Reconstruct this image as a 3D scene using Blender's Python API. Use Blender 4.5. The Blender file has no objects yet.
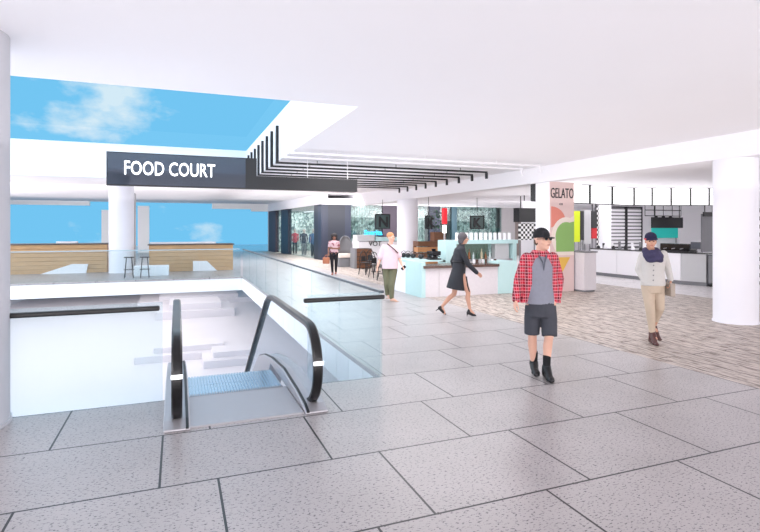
import bpy, bmesh, math, random
from mathutils import Vector, Matrix
random.seed(4)
PI = math.pi
C = bpy.context.scene.collection

# ------------------------------------------------------------------ camera, world, lights, exposure
FPX, EYE, HOR, YAW = 521.0, 1.75, 229.0, math.radians(21.3)
SA, CA = math.sin(YAW), math.cos(YAW)
cd = bpy.data.cameras.new('camera'); cam = bpy.data.objects.new('camera', cd); C.objects.link(cam)
cam.location = (0, 0, EYE); cam.rotation_euler = (PI/2, 0, -YAW)
cd.sensor_fit = 'HORIZONTAL'; cd.sensor_width = 36; cd.lens = 36*FPX/760
cd.shift_y = -(266-HOR)/760; cd.clip_end = 400; cd.clip_start = .05
bpy.context.scene.camera = cam
vs = bpy.context.scene.view_settings
vs.view_transform = 'Standard'; vs.look = 'None'; vs.gamma = 1; vs.use_curve_mapping = False; vs.exposure = 0.0

wd = bpy.data.worlds.new('sky'); bpy.context.scene.world = wd; wd.use_nodes = True
nt = wd.node_tree; nt.nodes.clear()
def N(nt, t, **k):
    n = nt.nodes.new(t)
    for a, b in k.items():
        if a in n.inputs: n.inputs[a].default_value = b
        else: setattr(n, a, b)
    return n
tc = N(nt, 'ShaderNodeTexCoord'); mp = N(nt, 'ShaderNodeMapping'); mp.inputs['Scale'].default_value = (1, 1, 1.8); mp.inputs['Location'].default_value = (2.35, .2, .37)
nz = N(nt, 'ShaderNodeTexNoise', Scale=11.0, Detail=8.0, Roughness=.55)
cr = N(nt, 'ShaderNodeValToRGB'); cr.color_ramp.elements[0].position = .60; cr.color_ramp.elements[0].color = (.19, .585, .91, 1)
cr.color_ramp.elements[1].position = .82; cr.color_ramp.elements[1].color = (.72, .86, .95, 1)
bg = N(nt, 'ShaderNodeBackground', Strength=1.0); wo = N(nt, 'ShaderNodeOutputWorld')
L = nt.links.new
L(tc.outputs['Generated'], mp.inputs[0]); L(mp.outputs[0], nz.inputs[0])
acc = nz.outputs[0]      # cloud banks: noise lifted around a few directions of the sky
for (az, el, rad, amt) in ((-7.2, 11.8, .10, .25), (-3.2, 11.9, .075, .19), (2.3, 13.6, .04, .13), (-13.5, 1.6, .035, .12), (-9.5, .6, .03, .10), (-25, 30, .2, .15), (60, 30, .25, .15)):
    a_, e_ = math.radians(az), math.radians(el)
    vm = N(nt, 'ShaderNodeVectorMath', operation='DISTANCE'); vm.inputs[1].default_value = (math.sin(a_)*math.cos(e_), math.cos(a_)*math.cos(e_), math.sin(e_))
    mr = N(nt, 'ShaderNodeMapRange'); mr.inputs[1].default_value = 0; mr.inputs[2].default_value = rad; mr.inputs[3].default_value = amt; mr.inputs[4].default_value = 0; mr.interpolation_type = 'SMOOTHSTEP'
    ad = N(nt, 'ShaderNodeMath', operation='ADD'); L(tc.outputs['Generated'], vm.inputs[0]); L(vm.outputs['Value'], mr.inputs[0]); L(acc, ad.inputs[0]); L(mr.outputs[0], ad.inputs[1]); acc = ad.outputs[0]
L(acc, cr.inputs[0]); L(cr.outputs[0], bg.inputs[0]); L(bg.outputs[0], wo.inputs[0])

def area(name, loc, rot, sx, sy, e, col=(1, .985, 1)):
    l = bpy.data.lights.new(name, 'AREA'); l.shape = 'RECTANGLE'; l.size = sx; l.size_y = sy; l.energy = e; l.color = col
    o = bpy.data.objects.new(name, l); C.objects.link(o); o.location = loc; o.rotation_euler = rot
    return o
UP = .42
area('entrance_fill', (4, -7.4, 1.7), (PI/2+UP, 0, 0), 26, 3.0, 1250)  # added area lamp behind the camera, tilted up to whiten the ceiling
area('left_fill', (-11.4, 14, 1.9), (PI/2+.1, 0, -PI/2), 40, 3.0, 1500, (1, .98, 1))  # added wall-sized fill lamp in front of the closed left wall
area('right_fill', (27.4, 4, 1.7), (PI/2+UP, 0, PI/2), 22, 2.8, 420)  # fill lamp added at the closed right wall, aimed upwards
area('skylight_daylight', (-3.5, 13.5, 4.95), (0, 0, 0), 11, 12, 480, (1, .98, .98))
area('gallery_fill', (6, 24, 3.1), (0, 0, 0), 2.6, 14, 520)  # unseen area lamp, put in to brighten the mid floor
area('gallery_up_fill', (5.2, 25, 3.0), (PI, 0, 0), 4, 22, 120)  # added upward fill for the gallery ceiling; no cove is built
area('concourse_up_fill', (4, 6, 2.5), (PI, 0, 0), 15, 13, 175)  # lamp facing up, added to whiten the near ceiling
area('far_gallery_up_fill', (-4, 30, 2.9), (PI, 0, 0), 12, 16, 190)  # upward fill added under the dark far ceiling
area('far_gallery_fill', (-4, 26, 3.3), (.95, 0, 0), 12, 2.5, 420)  # added lamp, tilted at the far window wall to whiten its piers
area('walkway_fill', (5.5, 11, 3.15), (0, 0, 0), 5, 7, 260)  # unseen area lamp lighting the walkway floor
area('kiosk_fill', (17, 15.5, 2.45), (.2, 0, 0), 7, 8, 170)  # fill lamp added to lift the white kiosk counter
area('kiosk_rear_fill', (18, 22.5, 3.1), (.5, 0, 0), 10, 3, 420)  # unseen lamp added to lighten the wall behind the kiosk
area('kiosk_up_fill', (15, 15, 2.4), (PI, 0, 0), 8, 8, 80)  # added upward fill under the kiosk ceiling, without a cove
area('cafe_fill', (12, 26.6, 3.0), (.75, 0, 0), 10, 1.5, 420)  # unseen lamp put in to brighten the curtains behind the cafe glass
area('shop_fill', (9.2, 35, 3.1), (0, 0, 0), 2.5, 12, 600)  # unseen area lamp over the shop interior
area('lower_hall_fill', (-4, 34, -.75), (0, 0, 0), 16, 24, 850)  # unseen lamp added to keep the lower level white
area('lower_hall_side_fill', (-11.4, 13, -2.4), (PI/2, 0, -PI/2), 18, 3.0, 230)  # added side fill for the lower hall; its wall has no window

# ------------------------------------------------------------------ photo measurements -> places
def G(u, v, z=0):
    d = (EYE-z)*FPX/(v-HOR); l = (u-380)/FPX*d
    return Vector((d*SA+l*CA, d*CA-l*SA, z))
def onY(u, v, Y):
    t = (u-380)/FPX; d = Y/(CA-t*SA)
    return Vector((d*SA+t*d*CA, Y, EYE-(v-HOR)*d/FPX))
def onX(u, v, X):
    t = (u-380)/FPX; d = X/(SA+t*CA)
    return Vector((X, d*CA-t*d*SA, EYE-(v-HOR)*d/FPX))
def atD(u, v, d):
    l = (u-380)/FPX*d
    return Vector((d*SA+l*CA, d*CA-l*SA, EYE-(v-HOR)*d/FPX))

# ------------------------------------------------------------------ materials
MATS = {}
def srgb(c): return tuple(((x/255)/12.92 if x/255 <= .04045 else ((x/255+.055)/1.055)**2.4) for x in c)+(1,)
def mat(name, col, rough=.6, metal=0, spec=.5, var=.05, scale=6, emit=0, stretch=None, bump=0):
    if name in MATS: return MATS[name]
    m = bpy.data.materials.new(name); m.use_nodes = True; nt = m.node_tree; b = nt.nodes['Principled BSDF']
    c = srgb(col)
    b.inputs['Roughness'].default_value = rough; b.inputs['Metallic'].default_value = metal; b.inputs['Specular IOR Level'].default_value = spec
    tc = N(nt, 'ShaderNodeTexCoord'); mp = N(nt, 'ShaderNodeMapping')
    if stretch: mp.inputs['Scale'].default_value = stretch
    nz = N(nt, 'ShaderNodeTexNoise', Scale=float(scale), Detail=4.0)
    mx = N(nt, 'ShaderNodeMix', data_type='RGBA')
    mx.inputs[6].default_value = tuple(max(0, x*(1-var)) for x in c[:3])+(1,); mx.inputs[7].default_value = tuple(min(1, x*(1+var)) for x in c[:3])+(1,)
    L = nt.links.new
    L(tc.outputs['Object'], mp.inputs[0]); L(mp.outputs[0], nz.inputs[0]); L(nz.outputs[0], mx.inputs[0]); L(mx.outputs[2], b.inputs['Base Color'])
    if bump:
        bp = N(nt, 'ShaderNodeBump', Strength=bump, Distance=.01); L(nz.outputs[0], bp.inputs['Height']); L(bp.outputs[0], b.inputs['Normal'])
    if emit:
        L(mx.outputs[2], b.inputs['Emission Color']); b.inputs['Emission Strength'].default_value = emit
    MATS[name] = m; return m
def speckle(name, base, dark, pos=.62, scale=60, rough=.35, tile=None, stretch=(1, 1, 1), contrast=.05, turn=0, mort=(.008, .008, .012, 1)):
    m = bpy.data.materials.new(name); m.use_nodes = True; nt = m.node_tree; b = nt.nodes['Principled BSDF']; L = nt.links.new
    b.inputs['Roughness'].default_value = rough
    tc = N(nt, 'ShaderNodeTexCoord'); mp = N(nt, 'ShaderNodeMapping'); mp.inputs['Scale'].default_value = stretch
    nz = N(nt, 'ShaderNodeTexNoise', Scale=float(scale), Detail=3.0, Roughness=.6)
    cr = N(nt, 'ShaderNodeValToRGB'); cr.color_ramp.elements[0].position = pos; cr.color_ramp.elements[1].position = pos+contrast
    cr.color_ramp.elements[0].color = srgb(base); cr.color_ramp.elements[1].color = srgb(dark)
    big = N(nt, 'ShaderNodeTexNoise', Scale=1.3, Detail=3.0)
    mx = N(nt, 'ShaderNodeMix', data_type='RGBA', blend_type='MULTIPLY'); mx.inputs[0].default_value = 1
    cb = N(nt, 'ShaderNodeValToRGB'); cb.color_ramp.elements[0].position = .3; cb.color_ramp.elements[0].color = (.86, .86, .86, 1); cb.color_ramp.elements[1].position = .7; cb.color_ramp.elements[1].color = (1.0, 1.0, 1.0, 1)
    L(tc.outputs['Object'], mp.inputs[0]); L(mp.outputs[0], nz.inputs[0]); L(nz.outputs[0], cr.inputs[0]); L(tc.outputs['Object'], big.inputs[0]); L(big.outputs[0], cb.inputs[0])
    L(cr.outputs[0], mx.inputs[6]); L(cb.outputs[0], mx.inputs[7])
    out = mx.outputs[2]
    if tile:
        bw, bh, ox, oy, off, ms = tile
        m2 = N(nt, 'ShaderNodeMapping'); m2.inputs['Location'].default_value = (ox, oy, 0); m2.inputs['Rotation'].default_value = (0, 0, turn)
        br = N(nt, 'ShaderNodeTexBrick'); br.offset = off; br.offset_frequency = 2
        br.inputs['Scale'].default_value = 1; br.inputs['Mortar Size'].default_value = ms; br.inputs['Mortar Smooth'].default_value = 0
        br.inputs['Brick Width'].default_value = bw; br.inputs['Row Height'].default_value = bh
        br.inputs['Color1'].default_value = (1, 1, 1, 1); br.inputs['Color2'].default_value = (.93, .93, .93, 1); br.inputs['Mortar'].default_value = mort
        m3 = N(nt, 'ShaderNodeMix', data_type='RGBA', blend_type='MULTIPLY'); m3.inputs[0].default_value = 1
        L(tc.outputs['Object'], m2.inputs[0]); L(m2.outputs[0], br.inputs[0]); L(out, m3.inputs[6]); L(br.outputs['Color'], m3.inputs[7]); out = m3.outputs[2]
    L(out, b.inputs['Base Color']); MATS[name] = m; return m
def glass(name, tint, milk, milkcol=(225, 240, 245), gl=.06):
    m = bpy.data.materials.new(name); m.use_nodes = True; nt = m.node_tree; nt.nodes.clear(); L = nt.links.new
    tr = N(nt, 'ShaderNodeBsdfTransparent'); tr.inputs[0].default_value = srgb(tint)
    df = N(nt, 'ShaderNodeBsdfDiffuse'); df.inputs[0].default_value = srgb(milkcol)
    tl = N(nt, 'ShaderNodeBsdfTranslucent'); tl.inputs[0].default_value = srgb(milkcol)
    a = N(nt, 'ShaderNodeMixShader'); a.inputs[0].default_value = .5
    gs = N(nt, 'ShaderNodeBsdfGlossy', Roughness=.02); b = N(nt, 'ShaderNodeMixShader'); b.inputs[0].default_value = milk
    c = N(nt, 'ShaderNodeMixShader'); c.inputs[0].default_value = gl; o = N(nt, 'ShaderNodeOutputMaterial')
    L(df.outputs[0], a.inputs[1]); L(tl.outputs[0], a.inputs[2]); L(tr.outputs[0], b.inputs[1]); L(a.outputs[0], b.inputs[2])
    L(b.outputs[0], c.inputs[1]); L(gs.outputs[0], c.inputs[2]); L(c.outputs[0], o.inputs[0]); MATS[name] = m; return m
def plaid(name):
    m = bpy.data.materials.new(name); m.use_nodes = True; nt = m.node_tree; b = nt.nodes['Principled BSDF']; L = nt.links.new
    b.inputs['Roughness'].default_value = .9
    tc = N(nt, 'ShaderNodeTexCoord'); out = None; prev = None
    for k, (ax, sc, col, th) in enumerate([('X', 4.2, (84, 34, 46), .70), ('Z', 4.2, (84, 34, 46), .70), ('X', 12, (240, 170, 178), .90), ('Z', 9, (240, 170, 178), .90)]):
        w = N(nt, 'ShaderNodeTexWave', Scale=float(sc), Distortion=.4); w.bands_direction = ax
        cr = N(nt, 'ShaderNodeValToRGB'); cr.color_ramp.elements[0].position = th; cr.color_ramp.elements[1].position = th+.06; cr.color_ramp.elements[1].color = (.7, .7, .7, 1)
        mx = N(nt, 'ShaderNodeMix', data_type='RGBA'); mx.inputs[7].default_value = srgb(col)
        L(tc.outputs['Object'], w.inputs[0]); L(w.outputs[0], cr.inputs[0]); L(cr.outputs[0], mx.inputs[0])
        if prev is None: mx.inputs[6].default_value = srgb((196, 30, 56))
        else: L(prev, mx.inputs[6])
        prev = mx.outputs[2]
    L(prev, b.inputs['Base Color']); MATS[name] = m; return m

WHITE = mat('white_paint', (244, 242, 246), .7, var=.01, scale=1)
CEIL = mat('ceiling_paint', (246, 244, 248), .8, var=.01, scale=1)
COLW = mat('column_plaster', (238, 237, 244), .6, var=.02, scale=2)
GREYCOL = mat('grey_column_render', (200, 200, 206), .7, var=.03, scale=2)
SOFFIT = mat('white_soffit', (250, 250, 250), .7, var=.01)
TILE = speckle('stone_tiles', (182, 176, 176), (92, 88, 94), .575, 40, .34, tile=(1.21, .965, 0, 0, .314, .008), stretch=(1, 1.9, 1))
PLANK = speckle('weathered_planks', (208, 195, 186), (112, 92, 80), .47, 5.0, .45, tile=(2.6, .32, 0, 0, .37, .010), stretch=(5.0, .8, 1), contrast=.16, turn=PI/2, mort=(.16, .13, .12, 1))
PALE = speckle('pale_terrazzo', (226, 222, 224), (196, 192, 194), .56, 9, .35)
LOWF = mat('lower_floor_white', (240, 236, 240), .5, var=.03, scale=.4)
BLACK = mat('black_paint', (22, 22, 26), .45, var=.1)
BLACKG = mat('black_gloss', (14, 15, 20), .12, var=.1)
RUBBER = mat('black_rubber', (9, 9, 11), .3, var=.1)
STEEL = mat('brushed_steel', (178, 176, 180), .42, metal=.55, var=.06, scale=4, stretch=(1, 30, 1))
STEP = mat('step_aluminium', (176, 204, 222), .22, metal=.75, var=.05, scale=5)  # blue of the reflected sky is put into the metal's base colour
GL_RAIL = glass('frosted_rail_glass', (243, 249, 251), .09, (232, 240, 242), .02)
GL_FAR = glass('tinted_rail_glass', (244, 250, 251), .03, (234, 242, 244), .015)
GL_ESC = glass('clear_balustrade_glass', (246, 249, 252), .05)
GL_WIN = glass('window_glass', (250, 253, 254), .0, gl=.0)
GL_SHOP = glass('shop_glass', (226, 236, 236), .02, gl=.04)
NAVY = mat('navy_panel', (36, 42, 60), .5, var=.08)
PURPLE = mat('plum_panel', (66, 56, 70), .6, var=.06)
NAVY2 = mat('dark_slate_panel', (30, 34, 46), .5, var=.15, scale=3, stretch=(1, 1, 14))
WOOD = mat('warm_wood_cladding', (196, 156, 112), .55, var=.3, scale=3, stretch=(1, 1, 9))
WOODD = mat('dark_reclaimed_wood', (110, 72, 48), .55, var=.5, scale=2.5, stretch=(1, 1, 12))
TEAL = mat('pale_aqua_laminate', (194, 226, 226), .4, var=.02)
STONE = mat('pale_stone_front', (222, 216, 220), .5, var=.06, scale=20)
DSTONE = mat('brown_stone_top', (92, 70, 62), .25, var=.25, scale=9)
PINK = mat('blush_panel', (226, 200, 196), .6, var=.02)
SALMON = mat('salmon_paint', (228, 140, 124), .6, var=.02)
GREEN = mat('leaf_green_paint', (140, 182, 104), .6, var=.03)
CREAM = mat('cream_paint', (240, 226, 216), .6, var=.02)
YELL = mat('mustard_paint', (232, 186, 84), .6, var=.02)
LIME = mat('lime_panel', (206, 222, 20), .5, var=.02)
RED = mat('red_paint', (210, 30, 40), .5, var=.03)
AQUA = mat('turquoise_board', (30, 190, 180), .5, emit=.25, var=.03)
GREY = mat('mid_grey', (128, 128, 132), .6, var=.05)
LGREY = mat('light_grey', (196, 196, 198), .6, var=.03)
LIT = mat('lit_diffuser', (255, 255, 255), .5, emit=1.3, var=0)
LETTER = mat('lit_letters', (255, 255, 255), .5, emit=1.5, var=0)
BLUEN = mat('blue_neon', (60, 190, 240), .5, emit=1.0, var=0)
SIGNF = mat('sign_smoked_mirror', (92, 98, 108), .06, metal=.85, var=.03)

# ------------------------------------------------------------------ mesh helpers
def BM(): return bmesh.new()
def box(bm, x0, x1, y0, y1, z0, z1, rot=0, piv=None):
    vs = [bm.verts.new((x, y, z)) for z in (z0, z1) for y in (y0, y1) for x in (x0, x1)]
    if rot:
        p = piv or ((x0+x1)/2, (y0+y1)/2); c, s = math.cos(rot), math.sin(rot)
        for w in vs:
            dx, dy = w.co.x-p[0], w.co.y-p[1]; w.co.x = p[0]+dx*c-dy*s; w.co.y = p[1]+dx*s+dy*c
    for f in ((0, 2, 3, 1), (4, 5, 7, 6), (0, 1, 5, 4), (2, 6, 7, 3), (0, 4, 6, 2), (1, 3, 7, 5)): bm.faces.new([vs[i] for i in f])
    return bm
def ring(bm, c, n, r, seg=16, rx=None):
    return None
def tube(bm, pts, rad, seg=10, flat=1.0, caps=True):
    """swept tube with a radius (or list) and optional flattening along the binormal"""
    pts = [Vector(p) for p in pts]; rad = rad if isinstance(rad, (list, tuple)) else [rad]*len(pts)
    t0 = (pts[1]-pts[0]).normalized(); up = Vector((0, 0, 1)) if abs(t0.z) < .95 else Vector((1, 0, 0))
    nrm = t0.cross(up).normalized(); rings = []
    for i, p in enumerate(pts):
        t = ((pts[min(i+1, len(pts)-1)]-pts[max(i-1, 0)])).normalized()
        nrm = (nrm-t*nrm.dot(t)).normalized(); bn = t.cross(nrm)
        rings.append([bm.verts.new(p+nrm*math.cos(2*PI*k/seg)*rad[i]+bn*math.sin(2*PI*k/seg)*rad[i]*flat) for k in range(seg)])
    for a, b in zip(rings, rings[1:]):
        for k in range(seg): bm.faces.new((a[k], a[(k+1) % seg], b[(k+1) % seg], b[k]))
    if caps: bm.faces.new(rings[0][::-1]); bm.faces.new(rings[-1])
    return bm
def cyl(bm, x, y, z0, z1, r, seg=32, r2=None):
    return tube(bm, [(x, y, z0), (x, y, z1)], [r, r2 if r2 is not None else r], seg)
def ball(bm, c, r, sc=(1, 1, 1), rot=None, u=14, v=9):
    mt = Matrix.Translation(Vector(c))
    if rot is not None: mt = mt @ rot
    mt = mt @ Matrix.Diagonal((r*sc[0], r*sc[1], r*sc[2], 1))
    bmesh.ops.create_uvsphere(bm, u_segments=u, v_segments=v, radius=1, matrix=mt); return bm
def loft(bm, rings, seg=20, a0=0, a1=2*PI, thick=0, e=1.0):
    """horizontal elliptical rings (cx,cy,z,rx,ry); a0..a1 open arc with thickness makes a solid shell"""
    full = abs(a1-a0-2*PI) < 1e-4
    def pt(R, a, k=0):
        ca, sa = math.cos(a), math.sin(a)
        f = lambda q: math.copysign(abs(q)**e, q)
        return Vector((R[0]+(R[3]-k)*f(ca), R[1]+(R[4]-k)*f(sa), R[2]))
    if full and not thick:
        rs = [[bm.verts.new(pt(R, a0+2*PI*k/seg)) for k in range(seg)] for R in rings]
        for a, b in zip(rs, rs[1:]):
            for k in range(seg): bm.faces.new((a[k], a[(k+1) % seg], b[(k+1) % seg], b[k]))
        bm.faces.new(rs[0][::-1]); bm.faces.new(rs[-1]); return bm
    out = []; n = seg if full else seg+1
    for R in rings:
        aa = [R[5]+(R[6]-R[5])*k/seg for k in range(seg+1)] if len(R) > 5 else [a0+(a1-a0)*k/seg for k in range(n)]
        out.append(([bm.verts.new(pt(R, a)) for a in aa], [bm.verts.new(pt(R, a, thick)) for a in aa]))
    n = len(out[0][0]); rng = range(n) if full else range(n-1)
    for (o1, i1), (o2, i2) in zip(out, out[1:]):
        for k in rng:
            q = (k+1) % n
            bm.faces.new((o1[k], o1[q], o2[q], o2[k])); bm.faces.new((i1[q], i1[k], i2[k], i2[q]))
        if not full:
            bm.faces.new((o1[0], o2[0], i2[0], i1[0])); bm.faces.new((o1[-1], i1[-1], i2[-1], o2[-1]))
    for (o1, i1), flip in ((out[0], 0), (out[-1], 1)):
        for k in rng:
            q = (k+1) % n
            bm.faces.new((o1[q], o1[k], i1[k], i1[q]) if not flip else (o1[k], o1[q], i1[q], i1[k]))
    return bm
def prism(bm, poly, fn, t):
    """poly of (a,b); fn(a,b,depth)->xyz; solid with thickness t"""
    A = [bm.verts.new(fn(a, b, 0)) for a, b in poly]; B = [bm.verts.new(fn(a, b, t)) for a, b in poly]
    bm.faces.new(A); bm.faces.new(B[::-1]); n = len(A)
    for k in range(n): bm.faces.new((A[k], B[k], B[(k+1) % n], A[(k+1) % n]))
    return bm
def tag(o, label=None, cat=None, group=None, kind=None):
    if label: o['label'] = label
    if cat: o['category'] = cat
    if group: o['group'] = group
    if kind: o['kind'] = kind
    return o
def obj(name, bm, m, parent=None, smooth=False, bev=0):
    bmesh.ops.recalc_face_normals(bm, faces=bm.faces)
    me = bpy.data.meshes.new(name); bm.to_mesh(me); bm.free(); me.materials.append(m)
    if smooth:
        for p in me.polygons: p.use_smooth = True
        try: me.set_sharp_from_angle(angle=math.radians(40))
        except Exception: pass
    o = bpy.data.objects.new(name, me); C.objects.link(o)
    if parent: o.parent = parent
    if bev:
        b = o.modifiers.new('bevel', 'BEVEL'); b.width = bev; b.segments = 2; b.limit_method = 'ANGLE'
    return o
def empty(name, label, cat, loc=(0, 0, 0), rz=0, group=None):
    o = bpy.data.objects.new(name, None); C.objects.link(o); o.location = loc; o.rotation_euler = (0, 0, rz); o.empty_display_size = .1
    return tag(o, label, cat, group)
def struct(name, bm, m, smooth=False): return tag(obj(name, bm, m, smooth=smooth), kind='structure')
def copy_tree(o, parent=None):
    c = o.copy(); C.objects.link(c); c.parent = parent
    for ch in o.children: copy_tree(ch, c)
    return c
def text(name, s, size, loc, m, parent, rz=0, ext=.01, squash=1.0, align='LEFT', bold=0):
    cu = bpy.data.curves.new(name, 'FONT'); cu.body = s; cu.size = size; cu.extrude = ext; cu.align_x = align; cu.offset = bold; cu.resolution_u = 3
    t = bpy.data.objects.new(name, cu); C.objects.link(t); dg = bpy.context.evaluated_depsgraph_get()
    me = bpy.data.meshes.new_from_object(t.evaluated_get(dg)); bpy.data.objects.remove(t)
    me.materials.clear(); me.materials.append(m)
    o = bpy.data.objects.new(name, me); C.objects.link(o); o.parent = parent
    o.location = loc; o.rotation_euler = (PI/2, 0, rz); o.scale = (squash, 1, 1); return o
ORD = ['first', 'second', 'third', 'fourth', 'fifth', 'sixth', 'seventh', 'eighth', 'ninth', 'tenth', 'eleventh', 'twelfth', 'thirteenth']

# ------------------------------------------------------------------ structure
VX, VY0, VY1, VXL = 2.24, 5.76, 19.7, -9.5        # atrium void
T = .5
def slab(x0, x1, y0, y1, m, z0=-T, z1=0, name='floor'): return struct(name, box(BM(), x0, x1, y0, y1, z0, z1), m)
TF = -.06
fl = BM(); box(fl, -12, 5.95, -8, VY0, TF, 0); box(fl, VX, 5.95, VY0, 42, TF, 0); box(fl, -12, VX, VY1, 42, TF, 0); box(fl, -12, VXL, VY0, VY1, TF, 0)
floor = struct('floor', fl, TILE)
# tile texture origin: shift object origin so joints fall where the stone joints are
OX, OY = .27-.31*1.21+.0, 2.85
for w in floor.data.vertices: w.co.x -= .27; w.co.y -= 3.82-2*.965
floor.location = (.27, 3.82-2*.965, 0)
fa = BM(); e_ = .03; box(fa, -12, 5.95, -8, VY0-e_, -T, TF); box(fa, VX+e_, 5.95, VY0-e_, 42, -T, TF); box(fa, -12, VX+e_, VY1+e_, 42, -T, TF); box(fa, -12, VXL-e_, VY0-e_, VY1+e_, -T, TF)
struct('trim_4', fa, SOFFIT)
fp = BM(); q = VY0
while q < VY1-.1: box(fp, VX-.0, VX+e_-.002, q+.008, min(q+.6, VY1)-.008, -T, TF); q += .6
struct('trim_5', fp, SOFFIT)
fp = BM(); box(fp, VX+e_-.004, VX+e_-.001, VY0, VY1, -T+.01, TF-.005); struct('trim_6', fp, MATS['mid_grey'])
pk = slab(5.95, 12.6, -8, 42, PLANK)
pk.rotation_euler = (0, 0, 0)
slab(12.6, 28, -8, 42, PALE)
slab(-12, 12, 5.6, 60, LOWF, -4.5, -4.2)
# ceiling
SKX0, SKX, SKY0, SKY1 = -9.5, 2.42, 7.07, 20.0
cb = BM(); box(cb, -12, 9.5, -8, SKY0, 3.5, 3.8); box(cb, SKX, 9.5, SKY0, 22, 3.5, 3.8); box(cb, -12, SKX0, SKY0, SKY1, 3.5, 3.8)
box(cb, -12, SKX, SKY1, SKY1+.3, 3.5, 3.8)
struct('ceiling', cb, CEIL)
struct('ceiling', box(BM(), -12, 9.5, SKY1+.3, 42, 3.72, 3.8), CEIL)
struct('ceiling', box(BM(), 9.5, 28, -8, 42, 3.19, 3.8), CEIL)
sh = BM(); box(sh, SKX, SKX+.15, SKY0-.1, SKY1, 3.8, 4.68); box(sh, SKX0-.1, SKX+.15, SKY1, SKY1+.2, 3.8, 4.68); box(sh, SKX0-.1, SKX+.15, SKY0-.15, SKY0, 3.8, 4.68); box(sh, SKX0-.15, SKX0, SKY0, SKY1, 3.8, 4.68)
struct('trim_1', sh, SOFFIT)
struct('window_1', box(BM(), SKX0, SKX, SKY0, SKY1, 5.2, 5.22), GL_WIN)
struct('trim_2', box(BM(), 9.5, 9.9, -8, 42, 3.06, 3.19), CEIL)
# walls (outer shell)
struct('wall_back', box(BM(), -12, 28, -8.2, -8, -.5, 3.8), WHITE)
struct('wall_left', box(box(BM(), -12.2, -12, -8, 42, -.5, 3.8), -12.2, -12, -8, 60, -4.5, -.5), WHITE)
struct('wall_right', box(BM(), 28, 28.2, -8, 42, -.5, 3.8), WHITE)
struct('floor', box(BM(), -12, 12, 42, 60, -.5, -.06), PALE)  # added lid over the lower hall, keeps sky light off its floor
struct('wall_lower', box(BM(), -12, 12, 60, 60.2, -4.5, 0), WHITE)
struct('wall_lower_near', box(BM(), -12, 12, 5.3, 5.6, -4.5, -.5), WHITE)
# far window wall at Y=42
FY = 42
hd = BM()
def hx(u): return onY(u, 205, FY).x
for u0, u1, v in ((-40, 90, 205), (90, 212, 202.5), (212, 251, 209), (251, 268.5, 211.5)):
    box(hd, hx(u0), hx(u1), FY-.15, FY+.15, onY((u0+u1)/2 if u0 > 0 else 50, v, FY).z, 3.8)
struct('wall_far', hd, SOFFIT)
struct('wall_far', box(BM(), hx(268), 28, FY-.1, FY+.1, 0, 3.8), WHITE)
struct('window_2', box(BM(), -12, hx(268), FY+.02, FY+.04, 0, 3.72), GL_WIN)
struct('trim_3', box(BM(), hx(102), hx(111), FY-.3, FY-.16, 0, onY(106, 210, FY).z), SOFFIT)
struct('trim_3', box(BM(), hx(138), hx(149.5), FY-.3, FY-.16, 0, onY(143, 206, FY).z), SOFFIT)
# right rear walls

def seg_box(bm, a, b, th, z0, z1, off=0):
    a, b = Vector((a.x, a.y, 0)), Vector((b.x, b.y, 0)); d = (b-a).normalized(); n = Vector((-d.y, d.x, 0)); 
    if n.dot(a) < 0: n = -n
    q = [a+n*off, b+n*off, b+n*(off+th), a+n*(off+th)]
    A = [bm.verts.new((p.x, p.y, z0)) for p in q]; Bv = [bm.verts.new((p.x, p.y, z1)) for p in q]
    bm.faces.new(A); bm.faces.new(Bv)
    for k in range(4): bm.faces.new((A[k], A[(k+1) % 4], Bv[(k+1) % 4], Bv[k]))
    return bm
P1 = G(321, 260); XW, YW = 7.58, 28.6
Xe = 7.1
wb = BM()
def sx(u):
    t = (u-380)/FPX; k = (SA+t*CA)/(CA-t*SA); return min((XW+28.6*.0615)/(k+.0615), 41.88)
def LP(u): y = sx(u); return Vector((XW-(y-28.6)*.0615, y, 0))
def store_box(u0, u1, th, z0, z1, off=0):
    a, b = LP(u0), LP(u1); bm = BM(); vs_ = []
    for z in (z0, z1):
        for p, o_ in ((a, off), (b, off), (b, off+th), (a, off+th)): vs_.append(bm.verts.new((p.x+o_, p.y, z)))
    for f in ((0, 1, 2, 3), (4, 5, 6, 7), (0, 1, 5, 4), (1, 2, 6, 5), (2, 3, 7, 6), (3, 0, 4, 7)): bm.faces.new([vs_[q] for q in f])
    return bm
def bx_(u): return onY(u, 250, YW).x
Z1 = 3.14
# store front running along the walk (plane X~7.4) : alternating piers and glass
def pier_y(name, u0, u1, m, z1=Z1, d=.25): 
    return struct(name, store_box(u0, u1, d, 0, z1), m)
pier_y('wall_store', 268.5, 275.5, PURPLE)
pier_y('wall_store', 281, 288, NAVY)
pier_y('wall_store', 314, 318, NAVY2); pier_y('wall_store', 318, 321.5, NAVY)
for k, (a, b) in enumerate(((275.5, 281), (288, 314))):
    struct('window_%d' % (3+k), store_box(a, b, .02, 0, Z1, .1), GL_SHOP)
struct('wall_store_fascia', store_box(260, 321.7, .4, Z1, 3.72, -.05), WHITE)
struct('wall_store_inner', box(BM(), XW+3.5, XW+3.6, YW+1.2, 42, 0, Z1), LGREY)
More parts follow.
